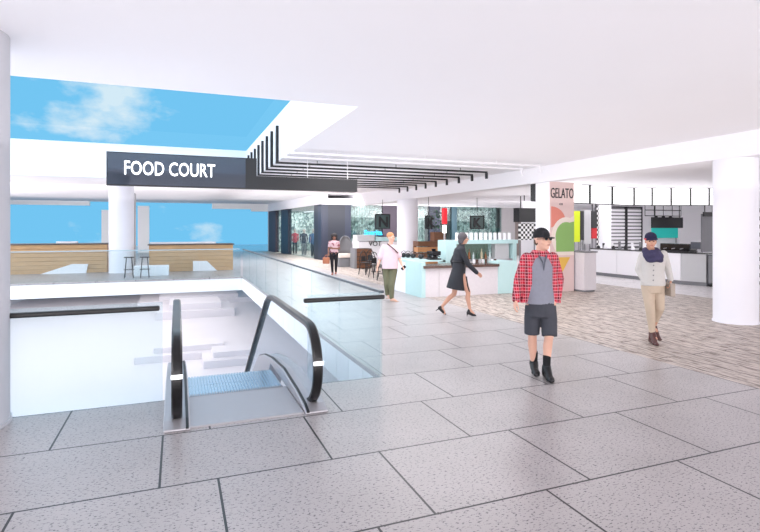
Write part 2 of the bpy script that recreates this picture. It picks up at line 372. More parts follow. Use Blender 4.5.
# cafe rear wall (plane Y=28.6)
def pier_x(name, u0, u1, m, d=.25, z0=0, z1=Z1): return struct(name, box(BM(), bx_(u0), bx_(u1), YW, YW+d, z0, z1), m)
pier_x('wall_cafe', 321.5, 328, NAVY); pier_x('wall_cafe', 328, 345, NAVY2, .2); pier_x('wall_cafe', 345, 351, NAVY)
pier_x('wall_cafe', 383, 399, PURPLE); pier_x('wall_cafe', 429.5, 440, NAVY); pier_x('wall_cafe', 452, 457, mat('teal_pier', (64, 92, 104), .5))
pier_x('wall_cafe', 502, 515, mat('greige_pier', (186, 182, 184), .6)); pier_x('wall_cafe', 515, 521, mat('taupe_pier', (140, 128, 124), .6))
struct('wall_cafe_fascia', box(BM(), bx_(321.5), 28, YW-.05, YW+.4, Z1, 3.5), WHITE)
for k, (a, b) in enumerate(((351, 383), (399, 429.5), (440, 452), (457, 502))):
    struct('window_%d' % (5+k), box(BM(), bx_(a), bx_(b), YW+.1, YW+.12, 0, Z1), GL_SHOP)
struct('wall_cafe_inner', box(BM(), 11.2, 28, YW+4, YW+4.1, 0, Z1), LGREY)
struct('wall_cafe', box(BM(), bx_(521), 28, YW, YW+.2, 0, Z1), WHITE)

# shimmering curtain behind the shop glass
def curtain_mat():
    m = bpy.data.materials.new('sequin_curtain'); m.use_nodes = True; nt = m.node_tree; b = nt.nodes['Principled BSDF']; L = nt.links.new
    tc = N(nt, 'ShaderNodeTexCoord'); vo = N(nt, 'ShaderNodeTexVoronoi', Scale=7.0); cr = N(nt, 'ShaderNodeValToRGB'); e = cr.color_ramp.elements
    e[0].position = 0; e[0].color = srgb((96, 108, 108)); e[1].position = 1; e[1].color = srgb((240, 244, 240)); x = e.new(.5); x.color = srgb((170, 182, 176))
    sp = N(nt, 'ShaderNodeSeparateColor'); L(tc.outputs['Object'], vo.inputs[0]); L(vo.outputs['Color'], sp.inputs[0]); L(sp.outputs[0], cr.inputs[0]); L(cr.outputs[0], b.inputs['Base Color']); b.inputs['Roughness'].default_value = .5
    return m
CURT = curtain_mat()
def wavy(bm, a, b, z0, z1, n=60, amp=.06):
    a, b = Vector(a), Vector(b); d = (b-a); nn = Vector((-d.y, d.x, 0)).normalized(); rows = []
    for k in range(n+1):
        p = a+d*k/n+nn*amp*math.sin(k*1.3); rows.append((p, p+nn*.02))
    V = [[bm.verts.new((p.x, p.y, z)) for p in r for z in (z0, z1)] for r in rows]
    for q, r in zip(V, V[1:]):
        bm.faces.new((q[0], r[0], r[1], q[1])); bm.faces.new((r[2], q[2], q[3], r[3])); bm.faces.new((q[1], r[1], r[3], q[3])); bm.faces.new((q[0], q[2], r[2], r[0]))
    bm.faces.new((V[0][0], V[0][1], V[0][3], V[0][2])); bm.faces.new((V[-1][0], V[-1][2], V[-1][3], V[-1][1]))
    return bm
for (a, b, lab) in ((351, 383, 'silver sequin curtain behind the glass left of the plum wall panel'), (457, 502, 'silver sequin curtain behind the glass above the white canisters'), (399, 429.5, 'silver sequin curtain beside the round cafe column')):
    tag(obj('curtain', wavy(BM(), (bx_(a), YW+.6, 0), (bx_(b), YW+.6, 0), .0, 3.14), CURT, smooth=True), lab, 'curtain')
y0, y1 = sorted((sx(288), sx(314)))
tag(obj('curtain', wavy(BM(), (7.3, 41.2, 0), (11, 41.2, 0), .0, 3.14, 60), CURT, smooth=True), 'glittering backdrop inside the shop with the mannequins', 'curtain')

# ------------------------------------------------------------------ columns
def column(x, y, z0, z1, r, m, label):
    t = empty('round_column', label, 'column', (x, y, z0))
    obj('shaft', cyl(BM(), 0, 0, .02, z1-z0, r, 64), m, t, smooth=True)
    obj('base_ring', cyl(BM(), 0, 0, 0, .03, r+.015, 64), m, t, smooth=True)
    return t
column(-1.86, 5.62, 0, 3.5, .44, GREYCOL, 'thick grey round column at the left edge beside the frosted railing')
p = atD(735.5, 229, 9.83); column(p.x, p.y, 0, 3.06, .365, COLW, 'thick white round column in the foreground on the right')
p = atD(407.5, 229, 23); column(p.x, p.y, 0, 3.06, .46, COLW, 'white round column behind the man in the pink top')
p = atD(121.5, 229, 21); column(p.x, p.y, 0, 3.72, .46, COLW, 'white round column behind the glass railing, below the hanging sign')
p = atD(605, 229, 22.5); column(p.x, p.y, 0, 3.19, .25, COLW, 'slim white round column between the red panel and the slatted blind')
p0, p1 = atD(128, 229, 26), atD(138.5, 229, 26)
tag(obj('square_pier', box(BM(), p0.x+.1, p1.x+.1, 24.9, 25.4, 0, 3.3), mat('grey_pier', (176, 174, 178), .7)), 'square grey pier just right of the round column under the sign', 'pier')

# ------------------------------------------------------------------ glass railings
def rail_tube(p0, p1, w=.05, h=.04):
    bm = BM(); return tube(bm, [p0, (Vector(p0)+Vector(p1))/2, p1], w/2, 12)
def railing_x(x0, x1, y, label, hr0, hr1, gm, hz=.96, joints=()):
    t = empty('glass_railing', label, 'railing', ((x0+x1)/2, y, 0)); cx = (x0+x1)/2
    xs = [x0]+list(joints)+[x1]
    for a, b in zip(xs, xs[1:]): obj('glass_panel', box(BM(), a-cx+.004, b-cx-.004, -.008, .008, 0, hz+.05), gm, t)
    if hr0 is not None: obj('handrail', box(BM(), hr0-cx, hr1-cx, -.075, -.02, hz-.03, hz+.02), RUBBER, t, bev=.015)
    return t
xl = onY(163, 401, VY0-.02).x
railing_x(-4.6, xl, VY0-.03, 'frosted glass railing with black handrail left of the escalator', onY(-40, 310, VY0).x, onY(160, 307, VY0).x, GL_RAIL)
xr = 1.36
railing_x(xr, VX, VY0-.03, 'short frosted glass railing with black handrail right of the escalator', onY(302, 300, VY0).x, VX+.03, GL_RAIL)
t = empty('glass_railing', 'long frosted glass railing running back along the right side of the atrium', 'railing', (VX, 12.7, 0))
n = 8; Y0, Y1 = VY0+.0, VY1-.05
for k in range(n):
    a = Y0+(Y1-Y0)*k/n-12.7; b = Y0+(Y1-Y0)*(k+1)/n-12.7
    obj('glass_panel', box(BM(), -.008+.03, .008+.03, a+.006, b-.006, 0, 1.0), GL_FAR, t)
obj('handrail', box(BM(), .0, .06, Y0-12.7, Y1-12.7, .985, 1.02), mat('rail_grey', (60, 74, 84), .3), t, bev=.01)
t = railing_x(-9.4, VX-.05, VY1+.06, 'clear glass railing across the far side of the atrium', None, None, GL_FAR, .95, [-9.4+1.45*k for k in range(1, 8)])
obj('top_rail', box(BM(), -9.4+3.6, VX+3.5, -.015, .015, 1.0, 1.03), mat('rail_steel', (150, 170, 180), .3, metal=.6), t)

# ------------------------------------------------------------------ escalator
HXL, HXR = 0.0, 1.24
esc = empty('escalator', 'escalator going down into the atrium between the two frosted railings', 'escalator', (.62, 4.86, 0))
ox, oy = -.62, -4.86
def E(bm):
    for w in bm.verts: w.co.x += ox; w.co.y += oy
    return bm
obj('landing_plate', E(box(BM(), .1, 1.12, 4.86, 5.74, 0, .015)), STEEL, esc)
SL = math.radians(32)
cb = BM()
for k in range(40): box(cb, .13+.0242*k, .13+.0242*k+.012, 5.72, 5.78, .0, .022)
obj('comb', E(cb), mat('comb_steel', (150, 152, 158), .4, metal=.5), esc)
def profile_z(y, zt, yb=7.35): return zt if y < yb else zt-(y-yb)*math.tan(SL)
for k in range(16):
    y = 5.76+.4*k; z = 0 if y < 6.5 else -(y-6.15)*math.tan(SL)
    b = BM(); box(b, .12, 1.10, y, y+.4, z-.2, z-.012)
    for q in range(30): box(b, .125+.0325*q, .125+.0325*q+.018, y+.005, y+.395, z-.012, z)
    obj('step', E(b), STEP, esc)
def path_box(bm, x0, x1, ys, zlo, zhi):
    A = []
    for y, a, b in zip(ys, zlo, zhi): A.append([bm.verts.new((x, y, z)) for x, z in ((x0, a), (x1, a), (x1, b), (x0, b))])
    for q, r in zip(A, A[1:]):
        for k in range(4): bm.faces.new((q[k], q[(k+1) % 4], r[(k+1) % 4], r[k]))
    bm.faces.new(A[0]); bm.faces.new(A[-1][::-1]); return bm
for side, hx_ in ((-1, HXL), (1, HXR)):
    lab = 'left balustrade' if side < 0 else 'right balustrade'
    ys = [4.82, 4.95, 5.3, 6.0, 6.8, 7.4, 7.9, 8.3, 13.6]
    top = [.02, .06, .10, .14, .08, -.01, -.14, -.36, -.36-(13.6-8.3)*math.tan(SL)]
    lo = [0.0]*5+[-.5, -.8, -1.1, -1.1-(13.6-8.3)*math.tan(SL)]
    bal = obj('balustrade', E(path_box(BM(), hx_-.11, hx_+.11, ys, lo, top)), STEEL, esc, bev=.012)
    bx0 = hx_-side*.085; obj('brush_strip', E(path_box(BM(), bx0-.012, bx0+.012, ys[:-2], [a_-.004 for a_ in top[:-2]], [a_+.012 for a_ in top[:-2]])), BLACK, bal)
    # handrail loop
    R = .38; cy, cz = 5.17, .42; pts = [(5.30, .09), (5.18, .10)]
    for k in range(0, 13):
        a = -PI/2-PI*k/12*1.0; pts.append((cy+R*math.cos(a)*1.0, cz+R*math.sin(a)*-1*-1))
    pts = [(5.32, cz-R)]+[(cy+R*math.cos(-PI/2-PI*k/12), cz+R*math.sin(-PI/2-PI*k/12)) for k in range(13)]
    pts += [(6.2, cz+R), (7.2, cz+R), (7.5, cz+R-.02), (7.75, cz+R-.11)]
    yb = 7.75; zb = cz+R-.11
    pts += [(yb+.6*k, zb-.6*k*math.tan(SL*1.08)) for k in range(1, 10)]
    b = BM(); rr = []
    P = [Vector((0, y, z)) for y, z in pts]
    for i, q in enumerate(P):
        t_ = (P[min(i+1, len(P)-1)]-P[max(i-1, 0)]).normalized(); nn = Vector((0, -t_.z, t_.y))
        rr.append([b.verts.new((hx_+dx, q.y+nn.y*dn, q.z+nn.z*dn)) for dx, dn in ((-.045, -.022), (.045, -.022), (.045, .012), (.03, .026), (-.03, .026), (-.045, .012))])
    for q, r in zip(rr, rr[1:]):
        for k in range(6): b.faces.new((q[k], q[(k+1) % 6], r[(k+1) % 6], r[k]))
    b.faces.new(rr[0]); b.faces.new(rr[-1][::-1])
    hr = obj('handrail', E(b), RUBBER, bal, smooth=True)
    mk = BM(); box(mk, hx_-.047, hx_+.047, cy-R-.032, cy-R-.022, .47, .505); obj('direction_mark', E(mk), LETTER, bal)
    g = BM()
    poly = [(5.3, .1)]+[(cy+(R-.03)*math.cos(-PI/2-PI*k/12), cz+(R-.03)*math.sin(-PI/2-PI*k/12)) for k in range(13)]+[(7.2, cz+R-.03), (7.6, cz+R-.06), (13.0, cz+R-.12-(5.25)*math.tan(SL*1.08)), (13.0, .0-(5.9)*math.tan(SL)), (7.4, -.05), (6.4, .1), (5.6, .07)]
    prism(g, poly, lambda a, bb, d: (hx_-.006+d, a, bb), .012)
    obj('glass_panel', E(g), GL_ESC, bal)
obj('truss', E(path_box(BM(), -.05, 1.29, [7.2, 13.6], [-1.3, -1.3-6.4*math.tan(SL)], [-1.1, -1.1-6.4*math.tan(SL)])), GREY, esc)

# ------------------------------------------------------------------ lower hall plinths
for k, (u, v, w, dpt, h, lab) in enumerate(((200, 304, 9, 5, .35, 'wide low white plinth far back on the lower level'), (196, 318, 5, 4, .5, 'white stepped plinth in the middle of the lower hall'),
                                 (190, 360, 4.6, 2.2, .3, 'low white plinth just beyond the escalator on the lower level'), (235, 366, 2.6, 1.8, .3, 'small white plinth right of the escalator foot'))):
    q = G(u, v, -4.2)
    tag(obj('plinth', box(box(BM(), q.x-w/2, q.x+w/2, q.y, q.y+dpt, -4.2, -4.2+h), q.x-w/3, q.x+w/3, q.y+.5, q.y+dpt, -4.2+h-.001, -4.2+h*1.8), LOWF), lab, 'plinth')

# ------------------------------------------------------------------ wooden counters across the atrium
def wood_counter(u0, u1, Y, label, wedge):
    a, b = onY(u0, 250, Y).x, onY(u1, 250, Y).x; z = onY((u0+u1)/2, 245, Y).z
    t = empty('wooden_counter', label, 'counter', ((a+b)/2, Y, 0)); w = (b-a)/2
    bm = BM(); z_ = 0
    n = 7
    for k in range(n): box(bm, -w, w, 0, 1.2, z*k/n+.008, z*(k+1)/n)
    obj('plank_front', bm, WOOD, t)
    obj('top', box(BM(), -w-.05, w+.05, -.06, 1.3, z, z+.04), mat('counter_dark_top', (60, 46, 40), .3), t)
    poly = wedge; 
    obj('white_wedge', prism(BM(), [(onY(x, y, Y-.08).x-(a+b)/2, max(0.0, onY(x, y, Y-.08).z)) for x, y in poly], lambda p, q, d: (p, -.08+d, q), .07), WHITE, t)  # raised white wedge on the counter front
    return t
wood_counter(-20, 107, 23.6, 'long wooden counter across the atrium, left of the round column', [(40, 276), (72, 264), (88, 264), (86, 276)])
wood_counter(149, 233, 23.0, 'wooden counter across the atrium, right of the round column', [(193, 271), (193, 261), (207, 261), (217, 271)])
for (u0, u1, Y, lab) in ((56, 77, 24.3, 'short white strip on the left wooden counter, standing in for distant rooftops'), (150, 216, 23.6, 'long white tray on the right wooden counter')):  # left strip stands in for distant white rooftops
    a, b = onY(u0, 243, Y), onY(u1, 243, Y); z = onY((-20+107)/2 if u0 < 100 else 191, 245, Y-.7 if u0 < 100 else Y-.6).z+.042
    tag(obj('counter_strip', box(BM(), a.x, b.x, Y, Y+.3, z, z+.07), WHITE, bev=.01), lab, 'tray')
a, b = onY(134, 250, 21.3), onY(169, 250, 21.3)
tag(obj('white_bench', box(BM(), a.x, b.x, 21.1, 21.6, 0, .38), WHITE, bev=.02), 'low white bench beside the round column behind the far railing', 'bench')
# wire stools by the far column
def wire_stool(x, y, label):
    t = empty('wire_stool', label, 'stool', (x, y, 0), group=None)
    obj('seat', cyl(BM(), 0, 0, .72, .75, .17, 20), BLACK, t, smooth=True)
    for k in range(4):
        a = PI/4+k*PI/2; obj('leg', tube(BM(), [(.12*math.cos(a), .12*math.sin(a), .72), (.2*math.cos(a), .2*math.sin(a), 0)], .012, 6), BLACK, t)
    bm = BM(); tube(bm, [(.17*math.cos(q), .17*math.sin(q), .3) for q in [2*PI*k/16 for k in range(17)]], .008, 6, caps=False); obj('foot_ring', bm, BLACK, t)
q = onY(133, 260, 21.0); wire_stool(q.x-.1, 20.6, 'black wire stool nearer the round column, left of its twin')
q = onY(141, 260, 21.0); wire_stool(q.x+.15, 20.6, 'black wire stool right of its twin behind the far railing')

# ------------------------------------------------------------------ hanging sign
SY = 12.2
sg = empty('food_court_sign', 'long black hanging FOOD COURT sign with lit white letters', 'sign', (1.38, SY, 2.66))
bm = BM(); box(bm, -1.36-1.38, 1.70-1.38, -.1, .1, 0, .70); box(bm, 1.70-1.38, 4.12-1.38, -.1, .1, 0, .30)
obj('housing', bm, BLACK, sg)
obj('mirror_face', box(BM(), -1.34-1.38, 1.45-1.38, -.115, -.1, .02, .68), SIGNF, sg)
lt = text('letters', 'FOOD COURT', .40, (0, 0, 0), LETTER, sg, ext=.02, bold=.002)
bbx = [v.co.x for v in lt.data.vertices]; bby = [v.co.y for v in lt.data.vertices]
xa, xb = onY(124.5, 168, SY-.12).x-1.38, onY(215, 170, SY-.12).x-1.38
sxx = (xb-xa)/(max(bbx)-min(bbx)); syy = .29/(max(bby)-min(bby))
lt.scale = (sxx, syy, 1); lt.location = (xa-min(bbx)*sxx, -.135, .235)
for x in (2.9, 3.9): obj('hanger_rod', cyl(BM(), x-1.38, 0, .30, .84, .008, 8), WHITE, sg)

# ------------------------------------------------------------------ ceiling fins
first = None
def fin(m, x1=8.45):
    bm = BM(); box(bm, 2.30, x1, -.03, .03, 3.385, 3.43); box(bm, 2.30, 2.37, -.03, .03, 3.43, 4.33); box(bm, x1-.035, x1, -.05, .05, 3.22, 3.385)
    for w in bm.verts: w.co.z -= 3.27; w.co.x -= 2.36
    t = empty('ceiling_fin', '', 'ceiling fin', (2.36, 0, 3.27))
    obj('blade', bm, m, t)
    for x in (1.0, 3.2, 5.2): obj('hanger', cyl(BM(), x, 0, .16, .23, .008, 6), m, t)
    return t
f0 = fin(BLACK)
for k in range(9):
    o = f0 if k == 0 else copy_tree(f0); o.location.y = 13.06+.8*k
    o['label'] = 'L-shaped black ceiling fin, %s in the row counted from the sign' % ORD[k]; o['group'] = 'black ceiling fins'
f1 = fin(WHITE, 8.9)
for k in range(2):
    o = f1 if k == 0 else copy_tree(f1); o.location.y = 12.0-k*.75
    o['label'] = 'white ceiling fin %s in front of the black ones' % ('directly', 'one further')[k]; o['group'] = 'white ceiling fins'

# ------------------------------------------------------------------ cafe bar
BY = 11.95
def X(u, v, Y=BY): return onY(u, v, Y)
x0, x1, x2, x3 = X(412, 290).x+.0, X(425.5, 296).x, X(498.5, 296).x, X(517, 296).x
XL = X(421.6, 296).x
bar = empty('bar_counter', 'cafe bar with pale stone front and aqua corners behind the walking woman', 'counter', (XL, BY, 0))
def B(bm):
    for w in bm.verts: w.co.x -= XL; w.co.y -= BY
    return bm
obj('corner_panel', B(box(BM(), XL, x1, BY, BY+1.0, 0, .90)), TEAL, bar)
sf = B(box(box(box(BM(), x1, x1+.40, BY+.03, BY+.25, 0, .74), x1+.41, x1+1.0, BY+.03, BY+.25, 0, .74), x1+1.01, x2, BY+.03, BY+.25, 0, .74)); obj('stone_front', sf, STONE, bar)
obj('stone_top', B(box(BM(), x1-.06, x2-.003, BY-.05, BY+.7, .74, .81)), DSTONE, bar)
obj('end_panel', B(box(BM(), x2, x3, BY, BY+.8, 0, .87)), TEAL, bar)
obj('side_front', B(box(BM(), XL+.03, XL+.25, BY+1.0, BY+2.3, 0, .86)), WHITE, bar)
obj('side_top', B(box(BM(), XL-.02, XL+.7, BY+1.0, BY+2.3, .86, .91)), TEAL, bar)
obj('service_ledge', B(box(BM(), x1-.02, x1+.9, BY+.75, BY+1.3, .86, .90)), TEAL, bar)
# upper aqua frame
FYB = BY+1.2
ul, ur = X(446, 250, FYB).x, X(518, 250, FYB).x
zt = X(480, 240, FYB).z; zb = X(480, 243.8, FYB).z
fr = empty('bar_shelf_frame', 'aqua shelf frame holding the white canisters above the bar', 'shelf', (ul, FYB, 0))
def F(bm):
    for w in bm.verts: w.co.x -= ul; w.co.y -= FYB
    return bm
obj('top_board', F(box(BM(), ul, ur, FYB, FYB+.5, zb, zt)), TEAL, fr)
obj('side_panel', F(box(BM(), ul, X(456.5, 250, FYB).x, FYB, FYB+.5, 0, zb)), TEAL, fr)
obj('side_panel', F(box(BM(), X(513, 250, FYB).x, ur-.05, FYB, FYB+.5, 0, zb)), TEAL, fr)
obj('grey_panel', F(box(BM(), X(497, 250, FYB).x, X(511, 250, FYB).x, FYB+.1, FYB+.3, .4, zb)), LGREY, fr)
obj('lower_board', F(box(BM(), ul, ur-.05, FYB+.02, FYB+.5, .8, .86)), STEEL, fr)
obj('back_panel', F(box(BM(), X(456.5, 250, FYB).x, X(497, 250, FYB).x, FYB+.5, FYB+.53, .86, zb)), mat('olive_back', (128, 150, 136), .5, var=.5, scale=18), fr)
can = empty('canister', '', 'canister', (0, 0, 0))
obj('body', cyl(BM(), 0, 0, 0, .2, .052, 16), WHITE, can, smooth=True); obj('lid', cyl(BM(), 0, 0, .2, .225, .046, 16), LGREY, can, smooth=True)
for k in range(12):
    o = can if k == 0 else copy_tree(can); o.location = (X(457+4.75*k, 240, FYB+.15).x, FYB+.15, zt)
    o['label'] = 'white canister on the aqua shelf, %s from the left' % ORD[k]; o['group'] = 'white canisters on the aqua shelf'
# bottles and glasses behind the bar
gm = [mat('bottle_green', (60, 92, 74), .15), mat('bottle_cream', (206, 192, 160), .3), mat('bottle_amber', (150, 96, 56), .2), mat('bottle_clear', (200, 214, 214), .1)]
for k in range(9):
    r = .035; h = .2+.05*(k % 3); bm = BM(); tube(bm, [(0, 0, 0), (0, 0, h*.6), (0, 0, h*.75), (0, 0, h)], [r, r, .013, .013], 12)
    o = tag(obj('bottle', bm, gm[k % 4], smooth=True), '%s bottle on the ledge under the aqua frame, %s from the left' % (('dark green', 'cream', 'amber', 'clear')[k % 4], ORD[k]), 'bottle', 'bottles behind the bar')
    o.location = (X(461+4.1*k, 258, FYB+.25).x, FYB+.25, .86)
for k in range(8):
    bm = BM(); tube(bm, [(0, 0, 0), (0, 0, .01), (0, 0, .1)], [.03, .03, .04], 12)
    o = tag(obj('cup', bm, (WHITE, DSTONE, LGREY)[k % 3], smooth=True), '%s cup on the brown bar top, %s from the left' % (('white', 'brown', 'grey')[k % 3], ORD[k]), 'cup', 'cups on the bar')
    o.location = (X(474+3.0*k, 262, BY+.5).x, BY+.5, .81)
# coffee machine and black cups at the left of the bar
cm = empty('coffee_machine', 'black coffee machine on the left end of the bar', 'coffee machine', (X(434, 262, BY+.95).x, BY+.95, .90))
obj('body', box(BM(), -.16, .16, -.12, .14, .12, .24), BLACKG, cm, bev=.02); obj('base', box(BM(), -.18, .16, -.14, .14, 0, .04), BLACK, cm, bev=.01)
obj('column', box(BM(), -.14, .14, .04, .13, .04, .12), BLACK, cm)
for s in (-.08, .07): obj('portafilter', tube(BM(), [(s, -.10, .11), (s, -.2, .09)], .014, 8), BLACK, cm); obj('spout', cyl(BM(), s, -.07, .08, .12, .02, 10), STEEL, cm)
obj('hopper', tube(BM(), [(0, .02, .24), (0, .02, .3)], [.05, .07], 14), BLACKG, cm, smooth=True)
for k, (u, dy) in enumerate(((403.5, 2.05), (408, 1.85), (413, 1.6), (418.5, 1.3), (442, .6+.45))):
    px = X(u, 262, BY+dy).x
    if k < 4:
        t = empty('teapot', 'black teapot on the aqua side counter, %s from the left' % ORD[k], 'teapot', (max(px, XL+.1), BY+dy, .91), group='black teapots on the side counter')
        if k == 3: t.location.z = .91; t.location.y = BY+1.15
        obj('body', ball(BM(), (0, 0, .075), .08, (1, 1, .9)), BLACKG, t, smooth=True); obj('spout', tube(BM(), [(.06, 0, .06), (.12, 0, .13)], [.02, .01], 8), BLACKG, t)
        obj('handle', tube(BM(), [(-.07*math.cos(a)*1.0, 0, .13+.07*math.sin(a)) for a in [PI*q/8 for q in range(9)]], .008, 6), BLACK, t)
# wooden slat shelf behind the bar
q0, q1 = onY(418, 250, 16.2), onY(447, 250, 16.2)
wsf = empty('wood_shelf', 'wide brown wooden slat display behind the coffee machine', 'shelf', (q0.x, 16.2, 0))
for k in range(5): obj('board', box(BM(), 0, q1.x-q0.x, 0, .3, .35+.2*k, .35+.2*k+.17), (WOODD, mat('honey_wood', (190, 134, 88), .5, var=.3, scale=3, stretch=(1, 1, 9)))[k % 2], wsf)
obj('post', box(BM(), 0, .08, .3, .4, 0, 1.33), WOODD, wsf); obj('post', box(BM(), q1.x-q0.x-.08, q1.x-q0.x, .3, .4, 0, 1.33), WOODD, wsf)
# planter with plant + red illuminated post
q = onY(438, 240, 20)
pl = empty('potted_plant', 'bushy green plant in a wooden planter box behind the slat display', 'plant', (q.x, 20, 0))
obj('planter', box(BM(), -.28, .28, -.2, .2, 0, 1.62), WOODD, pl)
bm = BM()
for k in range(240):
    th = random.uniform(0, 2*PI); ph = random.uniform(0, 1); r = random.uniform(.1, .42); c = Vector((r*math.cos(th), r*math.sin(th)*.6, 1.7+ph*.85))
    d = Vector((math.cos(th), math.sin(th), random.uniform(-.3, .8))).normalized()*.13; w = d.cross(Vector((0, 0, 1))).normalized()*.035
    v = [bm.verts.new(x) for x in (c, c+d*.5+w, c+d, c+d*.5-w)]; bm.faces.new(v)
tag(obj('foliage', bm, mat('dark_leaf', (44, 104, 62), .4, var=.4), pl), kind='stuff')
q = onY(444.5, 230, 19)
ps = empty('light_post', 'slim red and white lit post sign beside the plant', 'sign', (q.x, 19, 0))
zr = onY(444, 218, 19).z; zq = onY(444, 208, 19).z
obj('pole', cyl(BM(), 0, 0, 0, zq, .035, 10), LGREY, ps); obj('red_lamp', box(BM(), -.09, .09, -.09, .09, zr-.25, zq), mat('red_lamp', (225, 30, 45), .4, emit=.5), ps, bev=.03)
obj('white_lamp', box(BM(), -.07, .07, -.07, .07, zr-.62, zr-.30), LIT, ps, bev=.02)
# hanging framed letter signs
def letter_sign(u0, u1, v0, v1, Y, s, label, vtop):
    a, b = onY(u0, v0, Y), onY(u1, v1, Y); w = b.x-a.x; h = a.z-b.z
    t = empty('hanging_letter_sign', label, 'sign', ((a.x+b.x)/2, Y, b.z))
    bm = BM(); f = .05
    box(bm, -w/2, w/2, -.03, .03, 0, f); box(bm, -w/2, w/2, -.03, .03, h-f, h); box(bm, -w/2, -w/2+f, -.03, .03, 0, h); box(bm, w/2-f, w/2, -.03, .03, 0, h)
    obj('frame', bm, BLACK, t); obj('pane', box(BM(), -w/2+f, w/2-f, -.01, .01, f, h-f), mat('dark_green_board', (70, 92, 90), .4), t)
    text('letter', s, h*.95, (-w*.3, -.03, h*.16), BLACK, t, ext=.015, bold=.02)
    zc = 3.14; obj('hanging_rod', cyl(BM(), 0, 0, h, zc-b.z, .012, 8), BLACK, t)
letter_sign(375, 390, 214, 229, 23.0, 'N', 'black framed hanging sign with the letter N left of the round cafe column', 205)
letter_sign(470, 484, 215.5, 229, 20.0, 'K', 'black framed hanging sign with the letter K above the white canisters', 205)
letter_sign(425, 432, 215.5, 229, 19.2, 'K', 'narrow black framed hanging letter sign beside the plant', 205)

# ------------------------------------------------------------------ seating area
q = onY(373, 232.5, 26.5); t = empty('neon_sign', 'blue neon script sign on a bar in front of the sequin curtain', 'sign', (q.x, 26.5, 0))
a, b = onY(364, 235, 26.5), onY(384, 235, 26.5)
obj('stand', box(BM(), a.x-q.x, b.x-q.x, 0, .05, a.z-.08, a.z-.02), NAVY, t); obj('post', box(BM(), -.03, .03, 0, .05, 0, a.z-.05), NAVY, t)
tt = text('letters', 'Sparita', .38, (a.x-q.x, -.02, a.z), BLUEN, t, ext=.02, bold=.012)
# white kiosk board with letters, aqua strip
a, b = onY(358, 255, 24), onY(399, 255, 24)
t = empty('white_kiosk', 'white kiosk counter with dark letters behind the black chairs', 'counter', (a.x, 24, 0)); w = b.x-a.x
zk = onY(375, 241, 24).z
obj('body', box(BM(), 0, w, 0, .8, 0, zk), WHITE, t); obj('top_box', box(BM(), .0, w*.42, .1, .8, zk, zk+.3), LGREY, t, bev=.02)
obj('aqua_strip', box(BM(), w*.45, w, .05, .8, zk, zk+.18), TEAL, t)
text('letters', 'VOT', .33, (w*.25, -.03, .82+.1), BLACK, t, ext=.012)
bm = BM(); box(bm, w*.03, w*.97, -.02, -.001, zk-.03, zk); box(bm, w*.96, w*.97, -.02, -.001, .3, zk); obj('trim', bm, GREY, t)
# dark wood slat box table
a, b = onY(354.5, 262, 21.8), onY(372, 262, 21.8)
t = empty('slatted_planter', 'dark wooden slatted box in front of the white kiosk', 'planter', (a.x, 21.8, 0)); w = b.x-a.x
bm = BM()
for k in range(5): box(bm, .03, w, 0, .05, .03+.17*k, .03+.17*k+.14)
obj('slats', bm, WOODD, t); obj('frame', box(BM(), 0, .1, -.01, .6, 0, .9), GREY, t); obj('body', box(BM(), .1, w, .06, .6, 0, .88), mat('umber', (60, 44, 36), .7), t)
# grey sofa / shell chairs
def shell_sofa(u0, u1, Y, label, m):
    a, b = onY(u0, 260, Y), onY(u1, 260, Y); w = b.x-a.x
    t = empty('lounge_seat', label, 'sofa', ((a.x+b.x)/2, Y, 0))
    bm = BM(); n = 18; R = w/2
    rows = []
    for j in range(7):
        ph = j/6*PI/2; rr = R*math.cos(ph*.92); zz = .62+ .82*math.sin(ph)
        rows.append([bm.verts.new((rr*math.cos(PI*k/n), .15+rr*math.sin(PI*k/n)*.6, zz)) for k in range(n+1)])
    for q, r in zip(rows, rows[1:]):
        for k in range(n): bm.faces.new((q[k], q[k+1], r[k+1], r[k]))
    o = obj('hood', bm, m, t, smooth=True); sm = o.modifiers.new('solid', 'SOLIDIFY'); sm.thickness = .05
    obj('seat_cushion', box(BM(), -w/2, w/2, -.1, .6, .42, .62), CREAM, t, bev=.05)
    obj('base', box(BM(), -w/2, w/2, -.05, .6, 0, .42), GREY, t, bev=.02)
shell_sofa(338.5, 354, 23.0, 'grey hooded lounge seat with cream cushion right of the far woman', GREY)
shell_sofa(352, 363, 25.0, 'smaller grey hooded lounge seat behind the dark slatted box', LGREY)
def bistro_chair():
    t = empty('bistro_chair', '', 'chair')
    obj('seat', cyl(BM(), 0, 0, .44, .47, .2, 20), BLACK, t, smooth=True)
    for sx_ in (-1, 1):
        for sy_ in (-1, 1): obj('leg', tube(BM(), [(.15*sx_, .15*sy_, .45), (.2*sx_, .2*sy_, 0)], .016, 8), BLACK, t)
    bm = BM(); tube(bm, [(.19*math.cos(a), .16, .46+.45*math.sin(a)) if 0 < a < PI else (.19*math.cos(a), .16, .46) for a in [PI*k/12 for k in range(13)]], .016, 8)
    tube(bm, [(.1*math.cos(a), .16, .46+.3*math.sin(a)) for a in [PI*k/10 for k in range(11)]], .012, 8); box(bm, -.1, .1, .15, .17, .5, .7)
    obj('backrest', bm, BLACK, t); obj('stretcher', tube(BM(), [(.17*math.cos(a), .17*math.sin(a), .22) for a in [2*PI*k/16 for k in range(17)]], .008, 6, caps=False), BLACK, t)
    return t
c0 = bistro_chair()
